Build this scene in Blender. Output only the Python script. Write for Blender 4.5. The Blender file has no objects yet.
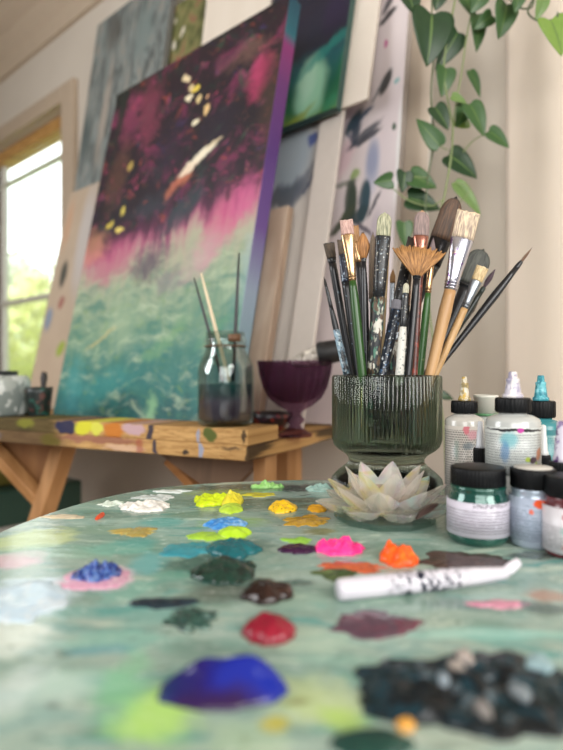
import bpy, bmesh, math, random
from mathutils import Vector, Matrix, noise
random.seed(7)
S = bpy.context.scene
COL = S.collection
F = 563.0
CZ = 1.03                 # camera height
TZ = CZ - 0.13            # glass table top
PI = math.pi
rnd = random.random
def U(a, b): return a + (b - a) * rnd()

# ------------------------------------------------------------------ measuring
def at(px, py, d):
    return Vector(((px - 281.5) / F * d, d, CZ - (py - 375.0) / F * d))
def pal(px, py):
    d = F * 0.13 / (py - 375.0)
    return Vector(((px - 281.5) / F * d, d, TZ))
def X(px, d): return (px - 281.5) / F * d
def Zr(py, d): return CZ - (py - 375.0) / F * d

# ------------------------------------------------------------------ colours, materials
def hx(s, a=1.0):
    s = s.lstrip('#')
    c = [int(s[i:i + 2], 16) / 255 for i in (0, 2, 4)]
    return tuple((v / 12.92 if v <= 0.04045 else ((v + 0.055) / 1.055) ** 2.4) for v in c) + (a,)

class NT:
    def __init__(self, name):
        self.m = bpy.data.materials.new(name); self.m.use_nodes = True
        self.t = self.m.node_tree; self.t.nodes.clear()
        self.out = self.t.nodes.new('ShaderNodeOutputMaterial')
    def n(self, typ, ins=None, **props):
        nd = self.t.nodes.new(typ)
        for k, v in props.items(): setattr(nd, k, v)
        for k, v in (ins or {}).items():
            s = nd.inputs[k]
            if isinstance(v, bpy.types.NodeSocket): self.t.links.new(v, s)
            else: s.default_value = v
        return nd
    def link(self, a, b): self.t.links.new(a, b)
    def mix(self, fac, a, b, blend='MIX'):
        nd = self.t.nodes.new('ShaderNodeMix'); nd.data_type = 'RGBA'; nd.blend_type = blend
        for idx, v in ((0, fac), (6, a), (7, b)):
            s = nd.inputs[idx]
            if isinstance(v, bpy.types.NodeSocket): self.t.links.new(v, s)
            else: s.default_value = v
        return nd.outputs[2]
    def ramp(self, fac, stops, interp='LINEAR'):
        nd = self.t.nodes.new('ShaderNodeValToRGB'); self.t.links.new(fac, nd.inputs[0])
        cr = nd.color_ramp; cr.interpolation = interp
        while len(cr.elements) < len(stops): cr.elements.new(0.5)
        for e, (p, c) in zip(cr.elements, stops):
            e.position = p; e.color = hx(c) if isinstance(c, str) else (c, c, c, 1)
        return nd.outputs[0]
    def coord(self, which='Object'):
        return self.n('ShaderNodeTexCoord').outputs[which]
    def noise(self, vec, scale, detail=3, dist=0.0, rough=0.5, out='Fac'):
        nd = self.n('ShaderNodeTexNoise', {'Vector': vec, 'Scale': scale, 'Detail': detail, 'Distortion': dist, 'Roughness': rough})
        return nd.outputs[out]
    def maprange(self, v, a, b, c=0.0, d=1.0, smooth=True):
        nd = self.n('ShaderNodeMapRange', {'Value': v, 'From Min': a, 'From Max': b, 'To Min': c, 'To Max': d})
        nd.interpolation_type = 'SMOOTHSTEP' if smooth else 'LINEAR'
        return nd.outputs[0]
    def mapping(self, vec, loc=(0, 0, 0), rot=(0, 0, 0), sc=(1, 1, 1), typ='POINT'):
        nd = self.n('ShaderNodeMapping', {'Vector': vec, 'Location': loc, 'Rotation': rot, 'Scale': sc}); nd.vector_type = typ
        return nd.outputs[0]
    def vmath(self, op, a, b=None, out=0):
        nd = self.t.nodes.new('ShaderNodeVectorMath'); nd.operation = op
        for i, v in enumerate((a, b)):
            if v is None: continue
            if isinstance(v, bpy.types.NodeSocket): self.t.links.new(v, nd.inputs[i])
            else: nd.inputs[i].default_value = v
        return nd.outputs[out]
    def math(self, op, a, b=None):
        nd = self.t.nodes.new('ShaderNodeMath'); nd.operation = op
        for i, v in enumerate((a, b)):
            if v is None: continue
            if isinstance(v, bpy.types.NodeSocket): self.t.links.new(v, nd.inputs[i])
            else: nd.inputs[i].default_value = v
        return nd.outputs[0]
    def warp(self, vec, scale, amt, detail=3):
        c = self.noise(vec, scale, detail, out='Color')
        o = self.vmath('SUBTRACT', c, (0.5, 0.5, 0.5))
        o = self.vmath('MULTIPLY', o, (amt, amt, 0))
        return self.vmath('ADD', vec, o)
    def ellipses(self, vec, col, lst, brk=None):
        for (cx, cy, rx, ry, rot, c, op, soft) in lst:
            p = self.mapping(vec, (cx, cy, 0), (0, 0, math.radians(rot)), (rx, ry, 1e3), 'TEXTURE')
            ln = self.vmath('LENGTH', p, out=1)
            if brk is not None: ln = self.math('ADD', ln, brk)
            f = self.maprange(ln, 1 - soft, 1 + soft * 0.5, op, 0.0)
            col = self.mix(f, col, hx(c))
        return col
    def bsdf(self, col, rough=0.5, metal=0.0, bump=None, bump_s=0.3, bump_d=0.002, **kw):
        b = self.n('ShaderNodeBsdfPrincipled', {'Base Color': col, 'Roughness': rough, 'Metallic': metal})
        for k, v in kw.items():
            s = b.inputs[k.replace('_', ' ')]
            if isinstance(v, bpy.types.NodeSocket): self.t.links.new(v, s)
            else: s.default_value = v
        if bump is not None:
            bn = self.n('ShaderNodeBump', {'Height': bump, 'Strength': bump_s, 'Distance': bump_d})
            self.link(bn.outputs[0], b.inputs['Normal'])
        self.link(b.outputs[0], self.out.inputs[0])
        return self.m

_mc = {}
def M(col, rough=0.5, metal=0.0, var=0.12, scale=60, name=None, bump=0.0, **kw):
    """plain procedural material with a little tonal noise"""
    key = (col, rough, metal, var, scale, bump, tuple(sorted(kw.items())))
    if key in _mc: return _mc[key]
    t = NT(name or 'mat_' + col.strip('#'))
    v = t.coord()
    f = t.noise(v, scale, 4)
    c = hx(col)
    dark = tuple(x * (1 - var) for x in c[:3]) + (1,); lite = tuple(min(1, x * (1 + var)) for x in c[:3]) + (1,)
    k = t.mix(f, dark, lite)
    _mc[key] = t.bsdf(k, rough, metal, f if bump else None, bump, 0.003, **kw)
    return _mc[key]

def splat(base, cols, rough=0.4, scale=160, thr=0.6, metal=0.0, stretch=1.0):
    """a surface with dried paint specks of its own"""
    key = ('splat', base, tuple(cols), rough, scale, thr, metal, stretch)
    if key in _mc: return _mc[key]
    t = NT('speckled_' + base.strip('#'))
    v = t.mapping(t.coord(), sc=(1, 1, stretch))
    col = t.mix(t.noise(v, scale * 0.3, 2), tuple(x * 0.8 for x in hx(base)[:3]) + (1,), hx(base))
    for i, c in enumerate(cols):
        v2 = t.mapping(v, loc=(3.1 * i, 1.7 * i, 0.9 * i))
        f = t.maprange(t.noise(v2, scale * (1 + 0.25 * i), 3), thr, thr + 0.05)
        col = t.mix(f, col, hx(c))
    _mc[key] = t.bsdf(col, rough, metal)
    return _mc[key]

def wood(base, dark, scale=30, axis='X', rough=0.55, name='wood', stains=()):
    key = ('wood', base, dark, scale, axis, tuple(stains))
    if key in _mc: return _mc[key]
    t = NT(name)
    sc = {'X': (0.12, 1, 1), 'Y': (1, 0.12, 1), 'Z': (1, 1, 0.12)}[axis]
    v = t.mapping(t.coord(), sc=sc)
    f = t.noise(v, scale, 5, 1.2)
    col = t.mix(t.maprange(f, 0.3, 0.7), hx(dark), hx(base))
    for i, (c, thr, s) in enumerate(stains):
        g = t.maprange(t.noise(t.mapping(t.coord(), loc=(5 * i, 2 * i, i)), s, 3, 0.3), thr, thr + 0.04)
        col = t.mix(g, col, hx(c))
    _mc[key] = t.bsdf(col, rough, 0, f, 0.25, 0.002)
    return _mc[key]

def glass(col, rough=0.02, ior=1.45, name='glass'):
    t = NT(name)
    return t.bsdf(hx(col), rough, 0, None, Transmission_Weight=1.0, IOR=ior)

def thin_glass(tint, gloss=0.12, rough=0.03, name='thin_glass'):
    t = NT(name)
    tr = t.n('ShaderNodeBsdfTransparent', {'Color': hx(tint)})
    gl = t.n('ShaderNodeBsdfGlossy', {'Color': (1, 1, 1, 1), 'Roughness': rough})
    lw = t.n('ShaderNodeLayerWeight', {'Blend': 0.35})
    f = t.math('MULTIPLY_ADD', lw.outputs[0], 0.32); f.node.inputs[2].default_value = gloss * 0.4
    mx = t.n('ShaderNodeMixShader', {0: f, 1: tr.outputs[0], 2: gl.outputs[0]})
    t.link(mx.outputs[0], t.out.inputs[0])
    return t.m

# ------------------------------------------------------------------ objects
WL = {}
def empty(name, loc, label, cat, group=None, kind=None):
    o = bpy.data.objects.new(name, None); COL.objects.link(o)
    o.empty_display_size = 0.02; o.location = loc; WL[o.name] = Vector(loc)
    return tag(o, label, cat, group, kind)
def tag(o, label=None, cat=None, group=None, kind=None):
    if label: o['label'] = label
    if cat: o['category'] = cat
    if group: o['group'] = group
    if kind: o['kind'] = kind
    return o
def ob(name, vf, mat, parent=None, loc=None, smooth=True, uv=None, bevel=0, mats=None, mi=None, sub=0):
    """one mesh object from world-space vertices; loc = its origin when top-level"""
    vs, fs = vf
    org = WL[parent.name] if parent is not None else Vector(loc if loc is not None else (0, 0, 0))
    if parent is not None and loc is not None: org = Vector(loc)
    me = bpy.data.meshes.new(name)
    me.from_pydata([tuple(Vector(v) - org) for v in vs], [], fs)
    for m in (mats or [mat]): me.materials.append(m)
    if mi:
        for p, i in zip(me.polygons, mi): p.material_index = i
    if uv:
        l = me.uv_layers.new(name='UVMap')
        for p in me.polygons:
            for li in p.loop_indices: l.data[li].uv = uv[me.loops[li].vertex_index]
    bm = bmesh.new(); bm.from_mesh(me); bmesh.ops.recalc_face_normals(bm, faces=bm.faces); bm.to_mesh(me); bm.free()
    if smooth:
        for p in me.polygons: p.use_smooth = True
    o = bpy.data.objects.new(name, me); COL.objects.link(o)
    WL[o.name] = org
    if parent is not None:
        o.parent = parent; o.location = org - WL[parent.name]
    else: o.location = org
    if bevel:
        b = o.modifiers.new('bevel', 'BEVEL'); b.width = bevel; b.segments = 2; b.limit_method = 'ANGLE'
        for p in me.polygons: p.use_smooth = False
    if sub:
        s = o.modifiers.new('sub', 'SUBSURF'); s.levels = sub; s.render_levels = sub
    return o
def join(*parts):
    vs, fs = [], []
    for v, f in parts:
        k = len(vs); vs += list(v); fs += [tuple(i + k for i in q) for q in f]
    return vs, fs
def lathe(cx, cy, z0, prof, seg=48, rib=0, amp=0.0, ribz=None):
    vs, fs, rings = [], [], []
    for (r, z) in prof:
        if r < 1e-6:
            rings.append([len(vs)]); vs.append(Vector((cx, cy, z0 + z)))
        else:
            ring = []
            a_ = amp if (ribz is None or ribz(r, z)) else 0
            for i in range(seg):
                a = 2 * PI * i / seg
                rr = r + (a_ * (abs(math.cos(rib * a / 2)) - 0.7) if rib else 0)
                ring.append(len(vs)); vs.append(Vector((cx + rr * math.cos(a), cy + rr * math.sin(a), z0 + z)))
            rings.append(ring)
    for A, B in zip(rings, rings[1:]):
        if len(A) == 1 and len(B) == 1: continue
        if len(A) == 1: fs += [(A[0], B[(i + 1) % seg], B[i]) for i in range(seg)]
        elif len(B) == 1: fs += [(A[i], A[(i + 1) % seg], B[0]) for i in range(seg)]
        else: fs += [(A[i], A[(i + 1) % seg], B[(i + 1) % seg], B[i]) for i in range(seg)]
    return vs, fs
def box(c, sx, sy, sz, ax=None):
    """box centred at c; ax = three unit axes"""
    ax = ax or (Vector((1, 0, 0)), Vector((0, 1, 0)), Vector((0, 0, 1)))
    vs = []
    for k in (-1, 1):
        for j in (-1, 1):
            for i in (-1, 1):
                vs.append(Vector(c) + ax[0] * (i * sx / 2) + ax[1] * (j * sy / 2) + ax[2] * (k * sz / 2))
    return vs, [(0, 2, 3, 1), (4, 5, 7, 6), (0, 1, 5, 4), (2, 6, 7, 3), (0, 4, 6, 2), (1, 3, 7, 5)]
def prism(poly, z0, z1):
    n = len(poly)
    vs = [Vector((p[0], p[1], z0)) for p in poly] + [Vector((p[0], p[1], z1)) for p in poly]
    return vs, [tuple(range(n))[::-1], tuple(range(n, 2 * n))] + [(i, (i + 1) % n, (i + 1) % n + n, i + n) for i in range(n)]
def slab(poly3, nrm, th):
    """extrude a 3D polygon by th along nrm"""
    n = len(poly3); d = Vector(nrm).normalized() * th
    vs = [Vector(p) for p in poly3] + [Vector(p) + d for p in poly3]
    return vs, [tuple(range(n))[::-1], tuple(range(n, 2 * n))] + [(i, (i + 1) % n, (i + 1) % n + n, i + n) for i in range(n)]
def loft(secs, n=20, power=2.0, jit=None, endjit=0.0):
    """secs: (point, side, nrm, rx, ry); closed tube"""
    vs, fs = [], []
    for k, (p, sd, nm, rx, ry) in enumerate(secs):
        for i in range(n):
            a = 2 * PI * i / n; c, s = math.cos(a), math.sin(a)
            e = 2 / power
            cc = math.copysign(abs(c) ** e, c); ss = math.copysign(abs(s) ** e, s)
            j = jit[i] if jit else 1
            vs.append(p + sd * (rx * cc * j) + nm * (ry * ss * j))
    L = len(secs)
    for k in range(L - 1):
        for i in range(n):
            fs.append((k * n + i, k * n + (i + 1) % n, (k + 1) * n + (i + 1) % n, (k + 1) * n + i))
    a = len(vs); vs.append(secs[0][0].copy()); b = len(vs); vs.append(secs[-1][0].copy())
    for i in range(n):
        fs.append((a, (i + 1) % n, i)); fs.append((b, (L - 1) * n + i, (L - 1) * n + (i + 1) % n))
    return vs, fs
def frame_of(axis, ref=Vector((0, 1, 0))):
    axis = axis.normalized()
    sd = axis.cross(ref)
    if sd.length < 1e-4: sd = axis.cross(Vector((1, 0, 0)))
    sd.normalize(); nm = sd.cross(axis).normalized()
    return axis, sd, nm
def tube(pts, r, n=8):
    pts = [Vector(p) for p in pts]
    if not isinstance(r, (list, tuple)): r = [r] * len(pts)
    secs = []
    for i, p in enumerate(pts):
        ax = (pts[min(i + 1, len(pts) - 1)] - pts[max(i - 1, 0)])
        _, sd, nm = frame_of(ax, Vector((0.1, 1, 0.05)))
        secs.append((p, sd, nm, r[i], r[i]))
    return loft(secs, n)
def smooth_path(pts, k=5):
    pts = [Vector(p) for p in pts]; out = []
    for i in range(len(pts) - 1):
        p0, p1, p2, p3 = pts[max(i - 1, 0)], pts[i], pts[i + 1], pts[min(i + 2, len(pts) - 1)]
        for j in range(k):
            t = j / k
            out.append(0.5 * ((2 * p1) + (p2 - p0) * t + (2 * p0 - 5 * p1 + 4 * p2 - p3) * t * t + (3 * p1 - p0 - 3 * p2 + p3) * t ** 3))
    out.append(pts[-1]); return out

# ================================================================== ROOM
W = Vector((0.7523, -0.6588, 0))      # along the back wall, towards its near end
NB = Vector((0.6588, 0.7523, 0))      # into the back wall
UP = Vector((0, 0, 1))
WP = 1.20                             # wall distance along NB
def wallpt(u, z, off=0.0): return W * u + NB * (WP + off) + UP * z
def u_of(px, perp=WP):                # u where the vertical plane at perp meets this pixel column
    r = (px - 281.5) / F
    # W.x*u+NB.x*p = r*(W.y*u+NB.y*p)
    return perp * (r * NB.y - NB.x) / (W.x - r * W.y)
CEIL = CZ + 1.71
wall_m = NT('plaster'); _v = wall_m.coord(); _f = wall_m.noise(_v, 5, 4)
wall_m = wall_m.bsdf(wall_m.mix(_f, hx('#c4baac'), hx('#d0c7ba')), 0.8, 0, wall_m.noise(_v, 90, 3), 0.08, 0.002)
ceil_m = M('#b3a592', 0.85, var=0.05, scale=8)
trim_m = M('#bfae99', 0.6, var=0.06, scale=20)
floor_m = wood('#8d6f52', '#6a4f38', 9, 'Y', name='floorboards')
def struct(name, vf, mat, **k):
    return tag(ob(name, vf, mat, smooth=False, **k), kind='structure')

uw0, uw1 = u_of(-15), u_of(66)          # window opening along the wall
uw0 = uw0 - 0.02
zw0, zw1 = CZ - 0.16, CZ + 1.155
uc0, uc1 = u_of(532), u_of(532) + 0.75   # opening behind the curtain
zc0, zc1 = CZ - 0.25, CZ + 1.05
T = 0.12
def wbox(u0, u1, z0, z1, o0=0.0, o1=T):
    c = W * ((u0 + u1) / 2) + NB * (WP + (o0 + o1) / 2) + UP * ((z0 + z1) / 2)
    return box(c, abs(u1 - u0), abs(o1 - o0), abs(z1 - z0), (W, NB, UP))
UL, UR = -4.2, uc1 + 0.9
struct('wall_back', join(
    wbox(UL, uw0, 0, CEIL), wbox(uw0, uw1, 0, zw0), wbox(uw0, uw1, zw1, CEIL), wbox(uw1, uc0, 0, CEIL),
    wbox(uc0, uc1, 0, zc0), wbox(uc0, uc1, zc1, CEIL), wbox(uc1, UR, 0, CEIL)), wall_m)
def room_poly(m=0.0):
    a = W * UL + NB * (WP + T); b = W * UR + NB * (WP + T)
    c = b - NB * 4.2; d = a - NB * 4.2
    return [(p.x, p.y) for p in (a, b, c, d)]
struct('floor', prism(room_poly(), -0.08, 0.0), floor_m)
struct('ceiling', prism(room_poly(), CEIL, CEIL + 0.1), ceil_m)
struct('wall_left', box(W * (UL - 0.06) + NB * (WP + T - 2.1) + UP * (CEIL / 2), 0.12, 4.2, CEIL, (W, NB, UP)), wall_m)
# crown moulding: stepped profile run along the wall
prof = [(0, CEIL - 0.24), (-0.018, CEIL - 0.24), (-0.022, CEIL - 0.17), (-0.05, CEIL - 0.14), (-0.055, CEIL - 0.085), (-0.10, CEIL - 0.05), (-0.11, CEIL), (0, CEIL)]
vs = [wallpt(u, z, o) for u in (UL, UR) for (o, z) in prof]; n = len(prof)
struct('trim_1', (vs, [tuple(range(n)), tuple(range(n, 2 * n))[::-1]] + [(i, (i + 1) % n, (i + 1) % n + n, i + n) for i in range(n)]), trim_m)
struct('baseboard_back', wbox(UL, UR, 0, 0.12, -0.015, 0), trim_m)

# window in the back wall
cas = M('#b5a38e', 0.6, var=0.08, scale=25)
wt = wood('#c79a5c', '#a5793f', 25, 'X', name='window_wood')
win = empty('window_1', W * ((uw0 + uw1) / 2) + NB * WP + UP * zw0, None, None, kind='structure')
def wpart(name, vf, m): o = ob(name, vf, m, win, smooth=False, bevel=0.003); return o
for (a, b, c, d) in ((uw1, uw1 + 0.10, zw0 - 0.1, zw1 + 0.072), (uw0 - 0.10, uw0, zw0 - 0.1, zw1 + 0.072), (uw0, uw1, zw1 + 0.0, zw1 + 0.072)):
    wpart('window_casing', wbox(a, b, c, d, -0.025, 0), cas)
wpart('window_sill', wbox(uw0 - 0.12, uw1 + 0.12, zw0 - 0.035, zw0, -0.06, 0.06), cas)
wpart('window_head', wbox(uw0, uw1, zw1 - 0.055, zw1, 0.035, 0.11), wt)
wpart('window_jamb', wbox(uw1 - 0.012, uw1, zw0, zw1 - 0.055, 0.0, 0.11), cas)
wpart('window_jamb', wbox(uw0, uw0 + 0.03, zw0, zw1 - 0.055, 0.03, 0.11), wood('#5b4634', '#43321f', 25, 'Z', name='dark_jamb'))
sash = M('#c9c4ba', 0.5)
g = 0.03
wpart('sash', join(wbox(uw0 + .035, uw1 - .012, zw1 - 0.165, zw1 - 0.15, .06, .09), wbox(uw0 + .035, uw1 - .012, zw0, zw0 + .05, .06, .09),
                   wbox(uw0 + .035, uw1 - .012, CZ + .36, CZ + .385, .06, .09), wbox(uw0 + .07, uw0 + .09, zw0, zw1 - .055, .06, .09)), sash)
wpart('window_pane', wbox(uw0 + .035, uw1 - .012, zw0 + .05, zw1 - .055, .072, .076), thin_glass('#f6faf8', 0.05, name='pane'))
# window behind the curtain
win2 = empty('window_2', W * ((uc0 + uc1) / 2) + NB * WP + UP * zc0, None, None, kind='structure')
ob('window_frame', join(wbox(uc0, uc0 + .05, zc0, zc1, .03, .09), wbox(uc1 - .05, uc1, zc0, zc1, .03, .09), wbox(uc0, uc1, zc1 - .05, zc1, .03, .09), wbox(uc0, uc1, zc0, zc0 + .05, .03, .09)), sash, win2, smooth=False)
ob('window_pane', wbox(uc0 + .05, uc1 - .05, zc0 + .05, zc1 - .05, .058, .062), thin_glass('#f6faf8', 0.05, name='pane2'), win2, smooth=False)

# ------------------------------------------------------------------ garden beyond the window
def leaf_mat(name, c1, c2):
    t = NT(name); f = t.noise(t.coord(), 3, 3)
    col = t.mix(f, hx(c1), hx(c2))
    d = t.n('ShaderNodeBsdfDiffuse', {'Color': col}); tr = t.n('ShaderNodeBsdfTranslucent', {'Color': col})
    mx = t.n('ShaderNodeMixShader', {0: 0.5, 1: d.outputs[0], 2: tr.outputs[0]}); t.link(mx.outputs[0], t.out.inputs[0]); return t.m
def tree(c, r, h, m, label, n=1500):
    base = Vector((c.x, c.y, 0))
    o = empty('garden_tree', base, label, 'tree', 'trees outside the window')
    ob('trunk', tube([base, base + UP * (h * .5), base + UP * h], [.09, .07, .03]), M('#6b5a48', 0.9), o)
    vs, fs = [], []
    for i in range(n):
        v = Vector((random.gauss(0, 1), random.gauss(0, 1), random.gauss(0, 1))).normalized() * (r * U(.55, 1.0) ** .7)
        v *= 0.8 + 0.5 * noise.noise(v * 1.3 + c)
        p = base + UP * h + v; s = U(.05, .10)
        a = Vector((U(-1, 1), U(-1, 1), U(-1, 1))).normalized(); b = a.orthogonal().normalized()
        k = len(vs); vs += [p - a * s, p + b * s * .6, p + a * s, p - b * s * .6]; fs.append((k, k + 1, k + 2, k + 3))
    ob('crown', (vs, fs), m, o, smooth=False)
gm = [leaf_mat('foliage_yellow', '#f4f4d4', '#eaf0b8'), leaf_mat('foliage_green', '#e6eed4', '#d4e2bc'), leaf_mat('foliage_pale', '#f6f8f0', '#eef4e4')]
def garden(px, dist, z): return Vector((X(px, dist), dist, z))
tree(garden(56, 5.0, 0), 0.75, 1.15, gm[0], 'yellow-green bushy tree low outside the window')
tree(garden(10, 6.9, 0), .95, 1.75, gm[2], 'pale green tree outside the window, taller than its neighbours')
tree(garden(80, 9.5, 0), 1.0, 1.15, gm[1], 'mid-green tree furthest out beyond the window')
struct('ground', prism([(-14, 2.2), (-1.2, 2.2), (1.5, 3.5), (6, 14), (-14, 14)], -0.3, -0.1), M('#8aa05a', 0.9, scale=3))

# ================================================================== WORKTABLE
BE = Vector((-0.893, 0.449, 0)).normalized(); BN = Vector((0.449, 0.893, 0)).normalized()
BA = Vector((-0.052, 0.87, 0))
ZB = CZ - 0.085; ZM = CZ - 0.110; ZL = CZ - 0.134
pine_st = wood('#c79a5e', '#a9783f', 22, 'X', name='pine_board', stains=(('#2c3a5c', .66, 30), ('#c9c23a', .69, 26), ('#4d5a34', .67, 22), ('#b5622e', .70, 33), ('#c9c6bd', .7, 40)))
def bench_paint(name):
    t = NT(name); v = t.coord('UV')          # u = metres from the right-hand corner, v = metres up
    base = t.mix(t.maprange(t.noise(t.mapping(v, sc=(6, 60, 1)), 4, 5, 1.0), .3, .7), hx('#9c7648'), hx('#c29c66'))
    base = t.mix(t.maprange(t.noise(v, 260, 2), .68, .72), base, hx('#4a3a28'))
    w = t.warp(v, 55, .018)
    D = .1
    L = [(.50, .012, .13, .03, 0, '#352b24', .8, .5), (.46, D + .012, .06, .03, 0, '#33331f', .85, .5), (.56, D + .01, .08, .03, 0, '#262b1c', .85, .4), (.68, D + .012, .08, .035, 0, '#171922', .9, .5), (.75, .012, .12, .03, 0, '#3a3020', .8, .4), (.85, D + .01, .1, .03, 0, '#1c1f26', .85, .4),
         (.62, .014, .05, .014, 0, '#6a6a74', .7, .4), (.43, .012, .03, .014, 0, '#5a5220', .8, .4), (.50, D + .016, .025, .01, 0, '#7a7a30', .8, .4),
         (.39, D + .014, .03, .014, 0, '#222a48', .95, .25), (.345, D + .014, .024, .014, 0, '#c6c437', .95, .25), (.315, D + .014, .014, .014, 0, '#c9ca50', .9, .25), (.275, D + .012, .026, .016, 0, '#b9702c', .9, .3),
         (.228, D + .016, .026, .012, 0, '#b79aa0', .9, .3), (.31, .018, .11, .008, 0, '#86554c', .75, .4), (.25, .006, .05, .006, 0, '#c9a890', .7, .4), (.192, D + .012, .006, .02, 12, '#222a40', .9, .3), (.182, .012, .005, .02, -14, '#2a3044', .9, .3), (.215, .016, .01, .02, 0, '#94483c', .6, .4),
         (.07, D + .013, .013, .011, 20, '#4c5a2c', .95, .3), (.088, .012, .006, .016, 0, '#8d97ac', .9, .3), (.094, D + .01, .004, .014, 10, '#8d97ac', .8, .3), (.118, .007, .007, .006, 0, '#26262a', .9, .3), (.0, .01, .004, .03, 4, '#23201f', .85, .4), (.008, D + .012, .004, .013, 4, '#23201f', .85, .4), (.03, .018, .02, .003, 0, '#3a302a', .7, .5)]
    return t.bsdf(t.ellipses(w, base, L), .85, Specular_IOR_Level=.15)
bp = bench_paint('paint_smeared_pine')
bench = empty('worktable', Vector((BA.x, BA.y, 0)) + BE * .5 + BN * .25, 'rough pine worktable smeared with paint, holding leaning canvases and jars', 'table')
pB = BA + BN * 0.44; pD = BA + BE * 1.5
pC = pB - W * 1.85
live = [BA, BA + BN * .10 + BE * -.004, BA + BN * .2 - BE * .006, BA + BN * .28 - BE * .002, pB, pC, pD]
def bench_uv(vf, top):
    return [((Vector((v.x, v.y, 0)) - BA).dot(BE), v.z - top) for v in vf[0]]
lower = prism([(p.x, p.y) for p in live], ZL, ZM)
ob('tabletop', lower, bp, bench, smooth=False, uv=[(u, v + .0) for u, v in bench_uv(lower, ZL)], bevel=.002)
bat = [BA, BA + BN * .105, BA + BN * .105 + BE * 1.5, BA + BE * 1.5]
bat = prism([(p.x, p.y) for p in bat], ZM, ZB)
ob('front_batten', bat, bp, bench, smooth=False, uv=[(u, v + .1) for u, v in bench_uv(bat, ZM)], bevel=.002)
plw = wood('#a07042', '#855830', 14, 'Z', name='brown_ply'); plw2 = wood('#b98a5a', '#9a6d40', 18, 'Z', name='pine_leg')
def bar(p, q, w, th, m, name, parent):
    ax, sd, nm = frame_of(Vector(q) - Vector(p), NB)
    c = (Vector(p) + Vector(q)) / 2
    return ob(name, box(c, w, th, (Vector(q) - Vector(p)).length, (sd, nm, ax)), m, parent, smooth=False, bevel=.003)
def legset(px_top, px_bot, d, w, name='leg'):
    p = at(px_top, 0, d); p.z = ZL; k = at(px_bot, 515, d + .02)
    dirn = (k - p); q = p + dirn * (p.z / -dirn.z)
    return bar(p, q, w, .035, plw2, name, bench)
legset(67, 42, 1.22, .045)
bar(at(-15, 440, 1.26), at(46, 506, 1.25), .03, .03, plw2, 'brace', bench)
ob('gusset', slab([at(-12, 442, 1.28), at(60, 442, 1.28), at(40, 500, 1.28)], NB, .012), plw, bench, smooth=False)
_p = at(265, 455, .97); bar(Vector((_p.x, _p.y, ZL)), Vector((_p.x, _p.y, 0)), .03, .03, plw2, 'leg', bench)
ob('gusset', slab([at(160, 455, 1.03), at(262, 458, 1.0), at(222, 500, 1.0)], NB, .014), wood('#6f5238', '#584028', 14, 'Z', name='dark_ply'), bench, smooth=False)
_p = pC + (BA - pC) * .12; bar(Vector((_p.x, _p.y, ZL)), Vector((_p.x, _p.y, 0)), .05, .05, plw2, 'leg', bench)
_p = pB + BE * .12 - BN * .06; bar(Vector((_p.x, _p.y, ZL)), Vector((_p.x, _p.y, 0)), .05, .05, plw2, 'leg', bench)
bar(at(168, 458, 1.05), at(200, 492, 1.05), .02, .02, wood('#a07042', '#855830', 14, 'X', name='brace_wood'), 'brace', bench)

# under / behind the table
cab = empty('storage_cabinet', at(8, 375, 1.72) * 1, 'white cabinet with a dark green top, under the worktable', 'cabinet')
cab.location.z = 0; WL[cab.name].z = 0
zt = Zr(482, 1.72); c0 = at(2, 375, 1.75)
ob('body', box(Vector((c0.x, c0.y, (zt - .1) / 2)), .34, .3, zt - .1, (W, NB, UP)), M('#b9b7b0', .6), cab, smooth=False, bevel=.004)
ob('top', box(Vector((c0.x, c0.y, zt - .05)), .37, .33, .1, (W, NB, UP)), M('#2f4f42', .5), cab, smooth=False, bevel=.006)
bx = ob('fabric_pouch', box(Vector((c0.x - .02, c0.y - .02, zt + .035)), .24, .16, .07, (W, NB, UP)), M('#6d6425', .8), loc=(c0.x, c0.y, zt), smooth=False, bevel=.02)
tag(bx, 'olive yellow pouch on the green cabinet top', 'pouch')

# ================================================================== LEANING CANVASES
class Lean:
    def __init__(s, perp, z0, deg):
        a = math.radians(deg); s.p = perp; s.z0 = z0
        s.v = NB * math.sin(a) + UP * math.cos(a)
        s.o = NB * perp + UP * z0; s.nn = W.cross(s.v).normalized()
        if s.nn.dot(NB) < 0: s.nn = -s.nn          # away from the viewer
    def uv(s, px, py):
        D = Vector(((px - 281.5) / F, 1, -(py - 375.0) / F)); O = Vector((0, 0, CZ))
        t = (s.o - O).dot(s.nn) / D.dot(s.nn)
        P = O + D * t - s.o
        return P.dot(W), P.dot(s.v)
    def pt(s, u, v, off=0.0): return s.o + W * u + s.v * v + s.nn * off
def panel(name, L, u0, u1, v0, v1, th, front, side, label, cat, bevel=.0015, nv=1, off=0.0):
    lift = th * abs(L.nn.z) + .0012
    vs = [L.pt(u, v + (lift if v == 0 else 0), o + off) for o in (0, th) for v in (v0, v1) for u in (u0, u1)]
    fs = [(0, 1, 3, 2), (4, 6, 7, 5), (0, 4, 5, 1), (2, 3, 7, 6), (0, 2, 6, 4), (1, 5, 7, 3)]
    uv = [(x, y) for _ in (0, 1) for y in (0, 1) for x in (0, 1)]
    o = ob(name, (vs, fs), None, loc=L.pt((u0 + u1) / 2, v0, off), smooth=False, uv=uv, mats=[front, side], mi=[0, 1, 1, 1, 1, 1], bevel=bevel)
    return tag(o, label, cat)
EL = lambda L, u0, u1, v0, v1: (lambda x, y: ((L.uv(x, y)[0] - u0) / (u1 - u0), (L.uv(x, y)[1] - v0) / (v1 - v0)))

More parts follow.
